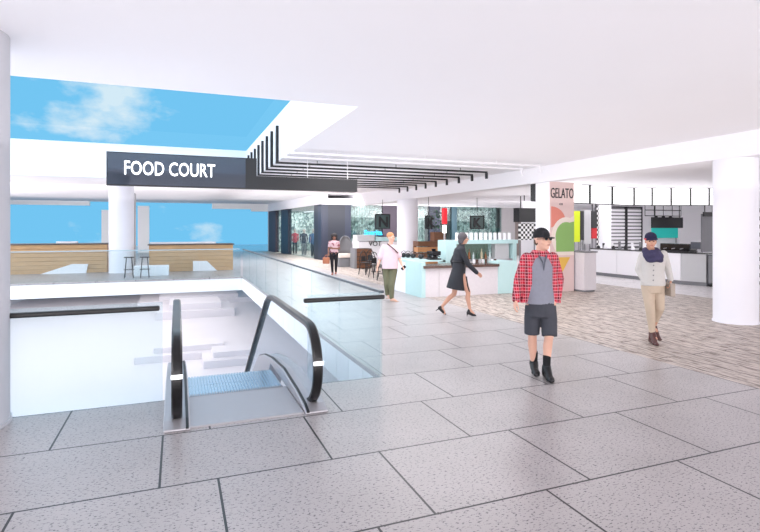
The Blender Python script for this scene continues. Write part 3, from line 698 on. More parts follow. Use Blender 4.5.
for k, (u, v, rz, lab) in enumerate(((366, 274.5, .4, 'black bistro chair nearest the dark slatted box'), (371, 272, 2.6, 'black bistro chair set back behind its neighbours'), (376, 277.5, .1, 'black bistro chair in the middle beside the man in pink'), (383, 280, 1.2, 'black bistro chair partly behind the man in pink'))):
    o = c0 if k == 0 else copy_tree(c0); p = G(u, v); o.location = p; o.rotation_euler = (0, 0, rz); o['label'] = lab; o['group'] = 'black bistro chairs'
# mannequins in the shop window
struct('ceiling', box(BM(), 7.5, 28, YW+.2, 42, 3.145, 3.19), CEIL)
def mannequin(x, y, m1, m2, label):
    t = empty('mannequin', label, 'mannequin', (x, y, 0), group='mannequins in the shop window')
    bm = BM(); loft(bm, [(0, 0, .8, .15, .11), (0, 0, 1.0, .17, .12), (0, 0, 1.2, .14, .10), (0, 0, 1.4, .19, .11), (0, 0, 1.48, .08, .07)], 14)
    tube(bm, [(-.19, 0, 1.42), (-.24, 0, 1.15), (-.22, 0, .88)], [.05, .045, .03], 8); tube(bm, [(.19, 0, 1.42), (.24, 0, 1.15), (.22, 0, .88)], [.05, .045, .03], 8)
    obj('top', bm, m1, t, smooth=True)
    bm = BM(); tube(bm, [(-.08, 0, .85), (-.09, 0, .45), (-.09, 0, .05)], [.09, .06, .045], 10); tube(bm, [(.08, 0, .85), (.09, 0, .45), (.09, 0, .05)], [.09, .06, .045], 10); obj('trousers', bm, m2, t, smooth=True)
    bm = BM(); ball(bm, (0, 0, 1.64), .1, (.8, .95, 1.15)); cyl(bm, 0, 0, 1.45, 1.6, .045, 10); obj('head', bm, mat('mannequin_skin', (205, 180, 170), .5), t, smooth=True)
    obj('stand', cyl(BM(), 0, 0, 0, .03, .2, 16), STEEL, t)
cols = [((190, 60, 70), 'red'), ((230, 225, 225), 'white'), ((60, 50, 60), 'black'), ((180, 120, 130), 'rose'), ((70, 90, 130), 'blue'), ((220, 200, 150), 'sand')]
ys = [LP(u).y for u in (287, 291, 295.5, 300, 304.5, 309)]
for k, yy in enumerate(ys):
    mannequin(XW-(yy-28.6)*.0615+.55+.3*(k % 2), min(yy, 40.6)-.3*(k % 2), mat('cloth_%s' % cols[k][1], cols[k][0], .8), (BLACK, NAVY, GREY)[k % 3], 'shop window mannequin in a %s top' % cols[k][1])

# ------------------------------------------------------------------ GELATO pillar
PY = onX(550, 292, 1).y; pp = G(550, 292.3); pe = onY(574, 292, pp.y)
gp = empty('gelato_pillar', 'blush pink GELATO pillar with coloured shapes in front of the kiosk', 'pillar', (pp.x, pp.y, 0)); w = pe.x-pp.x
obj('core', box(BM(), 0, w, .02, .62, 0, 3.06), WHITE, gp)
obj('pink_face', box(BM(), 0, w, 0, .02, 0, 3.06), PINK, gp)
def PX(x): return (onY(530+x/3.547, 230, pp.y).x-pp.x)
def PZ(y): return onY(562, 160+y/3.547, pp.y).z
def inlay(name, poly, m, k): obj(name, prism(BM(), [(min(max(PX(a), 0), w), PZ(b)) for a, b in poly], lambda p, q, d: (p, -k*.003+d, q), k*.003), m, gp)
inlay('salmon_shape', [(75, 165)]+[(75+50*math.sin(a), 215-50*math.cos(a)) for a in [PI/2*k/10 for k in range(1, 11)]]+[(75, 240)], SALMON, 1)
gc = (128, 272)
inlay('cream_ring', [(158, 196), (158, 338), (100, 338)]+[(gc[0]-52*math.sin(a), gc[1]-66*math.cos(a)*1.05) for a in [2.3-2.6*k/14 for k in range(15)]], CREAM, 2)
inlay('green_shape', [(158, 218), (158, 325), (92, 325)]+[(gc[0]-38*math.sin(a), gc[1]-52*math.cos(a)) for a in [1.9-2.2*k/14 for k in range(15)]], GREEN, 3)
inlay('yellow_triangle', [(98, 345), (142, 345), (112, 402)], YELL, 3)
tx = text('letters', 'GELATO', .3, (0, 0, 0), BLACK, gp, ext=.006, bold=0)
bb = [v.co.x for v in tx.data.vertices]; by = [v.co.y for v in tx.data.vertices]
tx.scale = ((w-.04)/(max(bb)-min(bb)), .28/(max(by)-min(by)), 1); tx.location = (.02-min(bb)*tx.scale[0], -.007, PZ(135))
lg = text('logo', 'co', .12, (w*.38, -.007, PZ(160)), BLACK, gp, ext=.006)
# small white counter right of the pillar
a = G(574.5, 293); b = onY(587, 292, a.y)
wc = empty('side_counter', 'small white counter with grey top right of the GELATO pillar', 'counter', (pp.x+w+.03, a.y+.02, 0))
zz = onY(580, 251.5, a.y).z
obj('body', box(BM(), 0.02, b.x-a.x, 0, .7, 0.05, zz-.04), STONE, wc); obj('top', box(BM(), 0, b.x-a.x+.03, -.03, .75, zz-.04, zz), GREY, wc); obj('plinth', box(BM(), .03, b.x-a.x-.02, .04, .68, 0, .05), GREY, wc)

# ------------------------------------------------------------------ kiosk on the right
k0, k1, k2 = G(590.5, 274.5), G(681, 284.5), G(706, 286.5)
kc = empty('kiosk_counter', 'long white kiosk counter behind the man with the scarf', 'counter', (k0.x, k0.y, 0))
def K(bm):
    for w_ in bm.verts: w_.co.x -= k0.x; w_.co.y -= k0.y
    return bm
n = 3
for k in range(n):
    a = k0.lerp(k1, k/n); b = k0.lerp(k1, (k+1)/n-.004); obj('front_panel', K(seg_box(BM(), a, b, .5, .12, .98)), WHITE, kc)
obj('corner_panel', K(seg_box(BM(), k1, k2, .5, .12, .98)), LGREY, kc)
obj('kickboard', K(seg_box(seg_box(BM(), k0, k1, .4, 0, .12, .04), k1, k2, .4, 0, .12, .04)), GREY, kc)
obj('top', K(seg_box(seg_box(BM(), k0, k1, .56, .98, 1.01, -.02), k1, k2, .56, .98, 1.01, -.02)), BLACK, kc)
e0 = k2+Vector((.02, 0, 0))
k3 = G(712.5, 283)
cabo = empty('end_cabinet', 'dark grey end cabinet of the kiosk beside the thick white column', 'cabinet', (k2.x+.04, k2.y-.02, 0), math.atan2((k2-k1).y, (k2-k1).x))
dd_ = (k3-k2)
obj('body', box(BM(), .0, .45, .0, .8, .08, .97), mat('graphite', (82, 82, 88), .5), cabo); obj('door', box(BM(), .03, .42, -.02, -.001, .12, .94), GREY, cabo); obj('plinth', box(BM(), .03, .42, .03, .78, 0, .08), BLACK, cabo)
# light boxes
def lbp(u): 
    d = 16.2+(u-575)/(636-575)*1.7 if u < 636 else 17.9
    return atD(u, 229, d)
us = [534.5, 549.5, 568, 589.6, 612, 634, 652, 671, 690.5, 709, 728]
for k, (a, b) in enumerate(zip(us, us[1:])):
    p, q = lbp(a), lbp(b); c = (p+q)/2; p2 = p.lerp(q, .04); q2 = p.lerp(q, .96); q = p.lerp(q, .985)
    t = empty('light_box', 'glowing white light box under the ceiling above the kiosk, %s from the left' % ORD[k], 'light box', (c.x, c.y, 2.55), group='light boxes above the kiosk')
    def LB(bm):
        for w_ in bm.verts: w_.co -= Vector((c.x, c.y, 2.55))
        return bm
    obj('diffuser', LB(seg_box(BM(), p2, q2, .1, 2.575, 3.13)), LIT, t)
    bm = seg_box(BM(), p, q, .14, 2.55, 2.575, -.02); seg_box(bm, p, p2, .11, 2.573, 3.15, -.02); seg_box(bm, p2, q, .05, 2.575, 3.12, .11); obj('frame', LB(bm), BLACK, t)
    obj('bracket', LB(seg_box(BM(), p.lerp(q, .3), p.lerp(q, .7), .04, 3.13, 3.19, .06)), WHITE, t)
# blinds
for k, (u0, u1) in enumerate(((610, 626.3), (626.6, 642.6))):
    Y = 20.0; a, b = onY(u0, 206, Y), onY(u1, 206, Y); z0 = onY(625, 248, Y).z; z1 = onY(625, 206.5, Y).z; w = b.x-a.x
    t = empty('slatted_blind', ('left', 'right')[k]+' white slatted screen in a black frame behind the kiosk counter', 'screen', (a.x, Y, 0), group='slatted screens')
    bm = BM(); box(bm, 0, .07, 0, .08, 0, z1); box(bm, w-.07, w, 0, .08, 0, z1); box(bm, 0, w, 0, .08, z1-.06, z1); box(bm, 0, w, 0, .08, z0, z0+.06); obj('frame', bm, BLACK, t)
    bm = BM(); n = 11
    for q in range(n): zz = z0+.08+(z1-z0-.16)*q/n; box(bm, .07, w-.07, .02, .05, zz, zz+(z1-z0)/n*.58)
    obj('slats', bm, WHITE, t); obj('backing', box(BM(), .07, w-.07, .055, .075, z0, z1-.06), GREY, t)
# back-of-kiosk panels
def panel(name, u0, u1, v0, v1, Y, m, label, cat, th=.06, leg=True):
    a, b = onY(u0, v0, Y), onY(u1, v1, Y); um = (u0+u1)/2; z1, z0 = onY(um, v0, Y).z, onY(um, v1, Y).z
    t = empty(name, label, cat, ((a.x+b.x)/2, Y, 0)); w = (b.x-a.x)/2
    obj('board', box(BM(), -w, w, 0, th, z0, z1), m, t)
    if leg:
        bm = BM()
        if leg == 'hang': box(bm, -w*.8, -w*.8+.03, .01, .04, z1, 3.19); box(bm, w*.8-.03, w*.8, .01, .04, z1, 3.19); obj('hanger', bm, BLACK, t)
        else: box(bm, -w*.9, -w*.9+.04, .01, .05, 0, z0); box(bm, w*.9-.04, w*.9, .01, .05, 0, z0); obj('leg', bm, GREY, t)
    return t
panel('display_panel', 574, 580, 211, 242, 18.2, LIME, 'bright lime green panel right of the GELATO pillar', 'panel')
panel('display_panel', 580.5, 584, 211, 240, 18.4, BLACK, 'tall black panel between the lime and grey panels', 'panel')
panel('display_panel', 584.5, 591, 210, 244, 18.6, LGREY, 'light grey panel right of the lime panel', 'panel')
panel('display_panel', 592, 597, 211, 228, 18.6, BLACK, 'black panel above the red board', 'panel', leg='hang')
panel('display_panel', 592, 597, 228, 238.5, 18.7, RED, 'small red board left of the slim white column', 'panel')
panel('menu_board', 652, 683, 217.3, 228, 19.5, BLACK, 'wide black menu board hanging over the kiosk', 'sign', leg='hang')
panel('lit_board', 652, 678, 227.6, 238, 21.0, AQUA, 'turquoise board behind the black menu board', 'sign')
panel('white_cabinet', 650, 680, 238.5, 250, 21.2, WHITE, 'white back cabinet under the turquoise board', 'cabinet', .5)
panel('grey_partition', 702, 714, 214, 252, 18.0, GREY, 'grey partition beside the thick white column', 'partition')
panel('wall_screen', 704, 714, 212, 216.5, 17.8, BLACK, 'thin black screen above the grey partition', 'screen', leg='hang')
panel('white_partition', 682, 702, 212, 252, 23.0, WHITE, 'white partition behind the black espresso machine', 'partition')
panel('dark_hood', 519, 536, 208, 222, 19.0, BLACK, 'black extractor hood left of the GELATO pillar', 'hood', .4, leg='hang')
panel('white_canopy', 523, 536, 201, 208, 18.5, WHITE, 'white canopy above the black hood', 'canopy', .1, leg='hang')
# chequered tile panel
def checker():
    m = bpy.data.materials.new('chequer'); m.use_nodes = True; nt = m.node_tree; ck = N(nt, 'ShaderNodeTexChecker', Scale=9.0); ck.inputs[1].default_value = (.8, .8, .8, 1); ck.inputs[2].default_value = (.02, .02, .02, 1)
    tcn = N(nt, 'ShaderNodeTexCoord'); mp = N(nt, 'ShaderNodeMapping'); mp.inputs['Location'].default_value = (.01, .013, .017)
    nt.links.new(tcn.outputs['Object'], mp.inputs[0]); nt.links.new(mp.outputs[0], ck.inputs[0]); nt.links.new(ck.outputs[0], nt.nodes['Principled BSDF'].inputs['Base Color']); return m
CHK = checker()
panel('chequer_board', 519, 536, 223, 240, 19.1, CHK, 'black and white chequered panel behind the man in the cap', 'panel')
panel('chequer_board', 597.3, 599.3, 206, 250, 19.2, CHK, 'narrow chequered strip left of the slim white column', 'panel')
panel('storage_rack', 757.5, 790, 208, 284, 9.5, CHK, 'black and white storage rack at the right edge behind the thick column', 'rack', leg=False)
# pipe rack
a, b = onY(645, 212, 19.0), onY(681, 212, 19.0); w = b.x-a.x
t = empty('pipe_rack', 'black hanging pipe rack above the menu board', 'rack', (a.x, 19.0, 2.3))
bm = BM()
for zz in (.1, .38): tube(bm, [(0, 0, zz), (w, 0, zz)], .02, 8)
obj('rail', bm, BLACK, t)
for k in range(5): obj('drop_rod', cyl(BM(), w*k/4, 0, .1, .89, .014, 8), BLACK, t)
for k in range(3): obj('shade', tube(BM(), [(w*(.3+.2*k), 0, .1), (w*(.3+.2*k), 0, .0)], [.05, .12], 14), BLACK, t)
# espresso machine etc. on kiosk
def onk(f_, off=.3):
    d = (k1-k0); n_ = Vector((-d.y, d.x, 0)).normalized(); 
    if n_.dot(k0) < 0: n_ = -n_
    return k0+d*f_+n_*off
ang = math.atan2((k1-k0).y, (k1-k0).x)
p = onk(.80); em = empty('espresso_machine', 'long black espresso machine on the kiosk counter right of the scarfed man', 'coffee machine', (p.x, p.y, 1.01), ang)
obj('body', box(BM(), -.15, .95, -.12, .2, .05, .27), BLACKG, em, bev=.02); obj('tray', box(BM(), -.15, .95, -.2, .2, 0, .05), BLACK, em)
for k in range(3): obj('portafilter', tube(BM(), [(.1+.3*k, -.1, .12), (.1+.3*k, -.25, .1)], .015, 8), STEEL, em)
for k, f_ in enumerate((.03, .12, .22, .3, .37, .45, .54, .62, .7)):
    p = onk(f_, .28); h = (.1, .16, .12)[k % 3]; bm = BM(); tube(bm, [(0, 0, 0), (0, 0, h*.7), (0, 0, h)], [.07, .06, .03], 12)
    o = tag(obj('jar', bm, (BLACKG, WHITE, BLACK, GREY)[k % 4], smooth=True), '%s jar on the long kiosk counter, %s from the left' % (('glossy black', 'white', 'matt black', 'grey')[k % 4], ORD[k]), 'jar', 'jars on the kiosk counter'); o.location = (p.x, p.y, 1.01)
for k, f_ in enumerate((.06, .17, .26, .34, .41, .5, .58, .66)):
    p = onk(f_, .42); bm = BM(); tube(bm, [(0, 0, 0), (0, 0, .1), (0, 0, .2+.04*(k % 3))], [.035, .04, .045], 10)
    o = tag(obj('cup_stack', bm, (BLACK, WHITE, GREY)[k % 3], smooth=True), '%s stack of cups at the back of the long kiosk counter, %s from the left' % (('black', 'white', 'grey')[k % 3], ORD[k]), 'cups', 'cup stacks on the kiosk counter'); o.location = (p.x, p.y, 1.01)
t = empty('till_screen', 'small dark till screen at the right end of the kiosk counter', 'screen', (k2.x-.05, k2.y+.3, 1.01), ang)
obj('stand', cyl(BM(), 0, 0, 0, .12, .03, 10), BLACK, t); obj('screen', box(BM(), -.16, .16, -.02, .02, .12, .34), mat('slate', (70, 74, 84), .3), t, bev=.01)

# ------------------------------------------------------------------ people
def seg(bm, a, b, r0, r1, n=12, fl=1.0):
    a, b = Vector(a), Vector(b); tube(bm, [a, a.lerp(b, .5), b], [r0, (r0+r1)/2, r1], n, fl); ball(bm, a, r0, u=n, v=8); ball(bm, b, r1, u=n, v=8)
def limb(bm, pts, rs):
    for (a, b), (r, q) in zip(zip(pts, pts[1:]), zip(rs, rs[1:])): seg(bm, a, b, r, q)
def hand(bm, W, D, T_, N_, s=1.0, curl=.5):
    W, D, T_, N_ = Vector(W), Vector(D).normalized(), Vector(T_).normalized(), Vector(N_).normalized()
    for k, (o, l, le) in enumerate(((.028, .088, .072), (.010, .092, .080), (-.009, .088, .074), (-.027, .080, .058))):
        kn = W+(D*l+T_*o)*s; seg(bm, W+T_*o*.5*s, kn, .014*s, .0115*s, 8)
        p = kn; ang = curl*.5
        for j, f_ in enumerate((.45, .3, .25)):
            d = D*math.cos(ang)+N_*math.sin(ang); q = p+d*le*f_*s+T_*o*.12*f_*s; seg(bm, p, q, (.0095-.001*j)*s, (.0088-.001*j)*s, 8); p = q; ang += curl*.75
    p0 = W+(D*.02+T_*.018)*s; p1 = W+(D*.055+T_*.045+N_*.012)*s; p2 = p1+(D*.034+T_*.010+N_*.012)*s; p3 = p2+(D*.026+N_*.006)*s
    seg(bm, p0, p1, .014*s, .012*s, 8); seg(bm, p1, p2, .011*s, .010*s, 8); seg(bm, p2, p3, .010*s, .008*s, 8)
def head(bm, c, yaw=0, pitch=0, s=1.0):
    """c = head centre; yaw 0 faces -y, positive turns to +x"""
    Rm = Matrix.Rotation(yaw, 4, 'Z') @ Matrix.Rotation(pitch, 4, 'X')
    def P(x, y, z): return Vector(c)+(Rm @ Vector((x, y, z)))*s
    ball(bm, P(0, .018, .035), .1*s, (.77, .93, .84), Rm)
    ball(bm, P(0, -.018, -.03), .085*s, (.74, .86, 1.05), Rm)
    ball(bm, P(0, -.058, -.088), .03*s, (1.0, .85, .75), Rm)
    seg(bm, P(0, -.088, .012), P(0, -.109, -.022), .008*s, .013*s, 8)
    for k in (-1, 1):
        ball(bm, P(.076*k, .012, -.008), .03*s, (.3, .6, 1.05), Rm); ball(bm, P(.045*k, -.055, -.022), .028*s, (1, .8, .8), Rm)
        ball(bm, P(.03*k, -.078, .024), .02*s, (1.3, .5, .5), Rm)
    ball(bm, P(0, -.086, -.052), .018*s, (1.25, .5, .5), Rm)
    return P, Rm
def remesh(name, bm, m, parent, vox=.0085, sm=3):
    me = bpy.data.meshes.new(name); bm.to_mesh(me); bm.free()
    t = bpy.data.objects.new('tmp', me); C.objects.link(t)
    r = t.modifiers.new('r', 'REMESH'); r.mode = 'VOXEL'; r.voxel_size = vox; r.use_smooth_shade = True
    s_ = t.modifiers.new('s', 'SMOOTH'); s_.factor = .5; s_.iterations = sm
    dg = bpy.context.evaluated_depsgraph_get(); m2 = bpy.data.meshes.new_from_object(t.evaluated_get(dg)); bpy.data.objects.remove(t)
    m2.name = name; m2.materials.clear(); m2.materials.append(m)
    for p in m2.polygons: p.use_smooth = True
    o = bpy.data.objects.new(name, m2); C.objects.link(o); o.parent = parent; return o
def face_parts(P, Rm, par, s, irisc=(50, 40, 35), lipc=(176, 104, 96), browc=(60, 44, 36), glasses=False):
    for k in (-1, 1):
        obj('eye', ball(BM(), P(.030*k, -.0855, .010), .0125*s, (1, .6, .62), Rm), mat('eye_dark', (40, 32, 30), .2), par, smooth=True)
        obj('eyebrow', ball(BM(), P(.031*k, -.090, .030), .016*s, (1.1, .3, .24), Rm), mat('brow%d' % browc[0], browc, .8), par, smooth=True)
    obj('mouth', ball(BM(), P(0, -.0945, -.054), .022*s, (1.05, .3, .25), Rm), mat('lips', lipc, .5), par, smooth=True)
def shoe(bm, heel, toe, s=1.0, h=.065, w=.042):
    """heel/toe are the sole points"""
    a, b = Vector(heel), Vector(toe); d = (b-a)
    for f_, r, zz in ((.0, .036, .036), (.22, .040, .040), (.45, .040, .036), (.72, .046, .026), (.93, .034, .022)):
        c = a+d*f_; ball(bm, (c.x, c.y, c.z+zz*s), r*s, (1, 1, zz/r), u=12, v=8)
    for f_, g_, r1, r2 in ((0, .45, .038, .038), (.45, .75, .038, .040), (.7, .93, .040, .030)):
        seg(bm, a+d*f_+Vector((0, 0, .034*s)), a+d*g_+Vector((0, 0, .028*s)), r1*s*.9, r2*s*.8, 10)
    return a
def person(u, v, label):
    g = G(u, v); s = (EYE*FPX/(v-HOR))/FPX
    t = empty('person', label, 'person', g, -YAW)
    # local x = along the image, y = away from the viewer
    def Q(uu, vv, y=0): return Vector(((uu-u)*s, y, EYE-(vv-HOR)*s))
    return t, Q, s

SKIN = mat('fair_skin', (226, 178, 156), .5, var=.04); SKIN2 = mat('tan_skin', (206, 156, 132), .5, var=.04); SKIN3 = mat('brown_skin', (140, 96, 78), .5, var=.04)

# ---- man in cap, red plaid shirt, shorts
t, Q, s = person(541, 377, 'man in a black cap and open red plaid shirt walking towards the viewer')
hc = Vector((.012, -.02, 1.618)); bm = BM()
P, Rm = head(bm, hc, .45, -.04, 1.06)
loft(bm, [(0, .01, .84, .15, .10), (0, .01, .95, .15, .10), (0, 0, 1.1, .135, .095), (-.005, 0, 1.3, .155, .105), (-.01, .01, 1.4, .16, .09), (-.01, .01, 1.45, .08, .06)], 20)
seg(bm, (-.005, .012, 1.42), (0, .005, 1.56), .058, .054)
sL, eL, wL = Vector((-.165, .02, 1.405)), Vector((-.25, .05, 1.15)), Vector((-.318, -.06, .93))
sR, eR, wR = Vector((.145, .02, 1.41)), Vector((.235, .06, 1.16)), Vector((.178, -.02, .925))
limb(bm, [sL, eL, wL], [.05, .038, .026]); limb(bm, [sR, eR, wR], [.05, .038, .026])
hand(bm, wL, (-.15, -.1, -1), (.1, -1, 0), (1, 0, 0), 1.0, .55); hand(bm, wR, (-.35, -.1, -.9), (-.5, -.8, 0), (-1, .3, 0), .95, .7)
hL, kL, aL = Vector((-.085, .02, .86)), Vector((-.09, .04, .50)), Vector((-.05, .12, .10))
hR, kR, aR = Vector((.085, .02, .86)), Vector((.065, -.09, .50)), Vector((.05, -.05, .09))
for h_, k_, a_ in ((hL, kL, aL), (hR, kR, aR)):
    limb(bm, [h_, k_], [.085, .054]); cf = k_.lerp(a_, .32)+Vector((0, .022, 0)); limb(bm, [k_, cf, a_], [.05, .054, .032]); seg(bm, a_, a_+Vector((0, -.12, -.05)), .035, .028)
remesh('body', bm, SKIN, t, .0075); face_parts(P, Rm, t, 1.06)
shirt = BM(); loft(shirt, [(-.01, 0, .87, .172, .122), (-.01, 0, .95, .168, .118), (-.005, 0, 1.1, .15, .112), (-.01, 0, 1.3, .165, .118), (-.012, .01, 1.4, .17, .1), (-.01, .012, 1.445, .10, .072)], 24)
seg(shirt, sL, sL.lerp(eL, .4), .06, .055); seg(shirt, sR, sR.lerp(eR, .4), .06, .055)
so = remesh('shirt', shirt, mat('grey_marl', (138, 140, 152), .9, var=.1, scale=30), t, .009, 2)
ck = BM(); tube(ck, [(-.05, -.085, 1.44), (-.015, -.125, 1.36), (-.005, -.124, 1.27)], [.01, .006, .004], 8); tube(ck, [(.04, -.085, 1.44), (.005, -.125, 1.36), (-.005, -.124, 1.27)], [.01, .006, .004], 8)
obj('collar', ck, mat('collar_grey', (92, 96, 108), .9), so, smooth=True)
PLAID = plaid('red_plaid'); j = BM()
ja = -PI/2+.75; jb = 3*PI/2-.75
loft(j, [(-.01, .01, .88, .245, .16, -PI/2+1.15, 3*PI/2-1.25), (-.01, .01, .98, .225, .155, -PI/2+1.1, 3*PI/2-1.15), (-.01, .01, 1.1, .205, .148, -PI/2+1.0, 3*PI/2-1.05), (-.01, .01, 1.25, .19, .142, -PI/2+.9, 3*PI/2-.9), (-.01, .015, 1.38, .19, .125, -PI/2+.7, 3*PI/2-.7), (-.01, .018, 1.45, .125, .10, -PI/2+.6, 3*PI/2-.6), (-.005, .02, 1.50, .09, .085, -PI/2+.7, 3*PI/2-.7)], 30, thick=.026)
limb(j, [sL, eL, wL+Vector((.01, .01, .0))], [.068, .058, .05]); limb(j, [sR, eR, wR+Vector((.01, .0, .03))], [.068, .058, .048])
remesh('plaid_overshirt', j, PLAID, t, .009, 2)
sh_ = BM(); loft(sh_, [(0, 0, .72, .15, .125), (0, 0, .8, .165, .13), (0, 0, .9, .155, .118), (0, 0, .94, .15, .112)], 22)
for h_, k_, q in ((hL, kL, -1), (hR, kR, 1)):
    e_ = Vector((k_.x+.0, k_.y, .50)); tube(sh_, [(h_.x, h_.y, .84), h_.lerp(e_, .5)+Vector((.008*q, 0, 0)), e_+Vector((.006*q, 0, 0))], [.096, .094, .088], 18)
remesh('shorts', sh_, mat('charcoal_cotton', (66, 68, 76), .9, var=.08, scale=25), t, .009, 2)
for a_, hl, te in ((aL, (-.045, .15, .04), (-.075, -.08, .02)), (aR, (.052, .0, 0), (.045, -.25, 0))):
    b = BM(); seg(b, a_, a_+Vector((0, -.01, .16)), .042, .047); remesh('sock', b, mat('black_sock', (26, 26, 30), .9), t, .009, 2)
    b = BM(); shoe(b, hl, te, 1.15); seg(b, Vector(hl)+Vector((0, -.03, .05)), a_+Vector((0, 0, .04)), .05, .054); seg(b, a_+Vector((0, -.02, .02)), Vector(te)+Vector((0, .07, .045)), .05, .036); so = remesh('shoe', b, BLACK, t, .008, 2)
    lb = BM()
    for q in range(3):
        c = Vector(hl).lerp(Vector(te), .38+.1*q)+Vector((0, 0, .085-.012*q)); tube(lb, [c+Vector((-.028, 0, -.012)), c, c+Vector((.028, 0, -.012))], .004, 6)
    obj('laces', lb, LGREY, so)
cp = BM(); ball(cp, P(0, .018, .052), .107*1.05, (.80, .96, .86), Rm, 20, 12)
for w_ in [w_ for w_ in cp.verts if (Rm.inverted() @ (w_.co-hc)).z < .028]: 
    l_ = Rm.inverted() @ (w_.co-hc); l_.z = .028; w_.co = hc+Rm @ l_
cpo = obj('cap', cp, mat('black_cap', (24, 25, 30), .85), t, smooth=True)
br = BM(); R2 = [(.07*math.sin(a), -.075-.085*math.cos(a), .034-.02*math.cos(a)*.6) for a in [-PI/2+PI*k/12 for k in range(13)]]
top = [br.verts.new(P(*q)) for q in R2]; bot = [br.verts.new(P(q[0], q[1], q[2]-.009)) for q in R2]
br.faces.new(top); br.faces.new(bot[::-1])
for k in range(13): br.faces.new((top[k], bot[k], bot[(k+1) % 13], top[(k+1) % 13]))
obj('cap_brim', br, MATS['black_cap'], cpo)
gl_ = BM()
for k in (-1, 1): ball(gl_, P(.03*k, -.092, .010), .021, (1.1, .35, .72), Rm)
tube(gl_, [P(-.078, 0, .014), P(-.06, -.08, .014), P(.06, -.08, .014), P(.078, 0, .014)], .004, 6)
obj('sunglasses', gl_, BLACKG, t, smooth=True)
hb = BM(); ball(hb, P(0, .045, -.01), .085, (.86, .72, .75), Rm); obj('hair', hb, mat('brown_hair', (84, 62, 48), .8, var=.3, scale=30), t, smooth=True)

# ---- man with scarf
t, Q, s = person(654, 343, 'man in a pale grey sweater, navy scarf and beanie walking')
hc = Q(650.2, 241.2, -.02); bm = BM()
P, Rm = head(bm, hc, -.35, .12, .98)
cx = Q(653, 265).x
loft(bm, [(cx, 0, .86, .15, .105), (cx, 0, 1.0, .14, .10), (cx-.01, 0, 1.2, .16, .11), (cx, .01, 1.33, .17, .095), (cx, .01, 1.40, .08, .06)], 20)
seg(bm, (cx-.01, .01, 1.36), hc+Vector((0, .02, -.08)), .056, .052)
sL, eL, wL = Q(643.5, 256.5, .02), Q(640.8, 270, .07), Q(643.5, 281.5, -.03)
sR, eR, wR = Q(664, 254.5, .02), Q(669.5, 267, .06), Q(668.8, 279, -.05)
limb(bm, [sL, eL, wL], [.05, .038, .026]); limb(bm, [sR, eR, wR], [.05, .038, .026])
hand(bm, wL, (.4, -.1, -1), (.3, -1, 0), (1, 0, 0), .95, .6); hand(bm, wR, (-.1, -.05, -1), (-.2, -1, 0), (-1, .1, 0), 1, 1.0)
hL, kL, aL = Q(648, 287, .02), Q(648.2, 310, -.06), Q(651.6, 334.5, -.02)
hR, kR, aR = Q(659, 287, .02), Q(659, 308, -.02), Q(658.6, 329, .16)
for h_, k_, a_ in ((hL, kL, aL), (hR, kR, aR)): limb(bm, [h_, k_, a_], [.085, .055, .036]); seg(bm, a_, a_+Vector((0, -.10, -.04)), .032, .026)
remesh('body', bm, SKIN2, t, .008); face_parts(P, Rm, t, .98)
j = BM(); loft(j, [(cx, 0, .885, .185, .135), (cx, 0, .95, .18, .13), (cx-.005, 0, 1.1, .17, .125), (cx, 0, 1.25, .18, .13), (cx, .01, 1.35, .19, .11), (cx, .01, 1.41, .10, .08)], 24)
limb(j, [sL, eL, wL], [.066, .054, .042]); limb(j, [sR, eR, wR], [.066, .054, .042])
so = remesh('sweater', j, mat('pale_grey_knit', (202, 199, 195), .95, var=.05, scale=30, bump=.3), t, .009, 2)
bb_ = BM()
for k in range(4): ball(bb_, (cx-.06, -.132+.003*k, 1.20-.075*k), .012, (1, .5, 1))
obj('buttons', bb_, GREY, so)
j = BM(); loft(j, [(cx, 0, .78, .14, .115), (cx, 0, .86, .16, .12), (cx, 0, .93, .155, .115)], 20)
for h_, k_, a_ in ((hL, kL, aL), (hR, kR, aR)): limb(j, [h_, k_, a_+Vector((0, 0, .03))], [.092, .068, .046])
remesh('trousers', j, mat('beige_chino', (198, 180, 160), .9, var=.05, scale=20), t, .009, 2)
for a_, hl, te in ((aL, (aL.x, .03, 0), (aL.x-.03, -.22, 0)), (aR, (aR.x, .19, .10), (aR.x+.01, -.03, .03))):
    b = BM(); shoe(b, hl, te); seg(b, Vector(hl)+Vector((0, -.03, .05)), a_+Vector((0, 0, .05)), .046, .05); seg(b, a_+Vector((0, -.02, 0)), Vector(te)+Vector((0, .06, .04)), .05, .034); remesh('boot', b, mat('oxblood_leather', (82, 48, 46), .4), t, .008, 2)
sc = BM()
for rr, zz, th, ty in ((.088, 1.40, .05, 0), (.105, 1.35, .052, -.025), (.098, 1.30, .04, -.055)):
    tube(sc, [(cx-.02+rr*math.cos(a), ty+.0+rr*.9*math.sin(a), zz+.02*math.sin(a)+.012*math.sin(3*a)) for a in [2*PI*k/20 for k in range(21)]], th, 12)
remesh('scarf', sc, mat('navy_purple_scarf', (62, 58, 88), .95, var=.3, scale=30), t, .009, 2)
bn = BM(); ball(bn, P(0, .022, .058), .106, (.82, .98, .78), Rm, 20, 12); tube(bn, [P(.082*math.cos(a), .012+.096*math.sin(a), .035) for a in [2*PI*k/20 for k in range(21)]], .015, 8)
bo = obj('beanie', bn, mat('navy_knit', (38, 36, 66), .95, bump=.3), t, smooth=True)
rd = BM(); tube(rd, [P(-.088*math.cos(a), .012-.105*math.sin(a), .035) for a in [-.1+.8*k/6 for k in range(7)]], .012, 8); obj('red_patch', rd, RED, bo)
bgb = BM(); c = Q(668.3, 288.5, -.02); box(bgb, c.x-.035, c.x+.035, c.y-.12, c.y+.10, c.z-.11, c.z+.09)
hg = empty('hand_bag', 'small taupe bag held by the scarfed man', 'bag', t.location.copy(), -YAW)
obj('bag_body', bgb, mat('taupe_leather', (168, 156, 144), .6), hg, bev=.015)
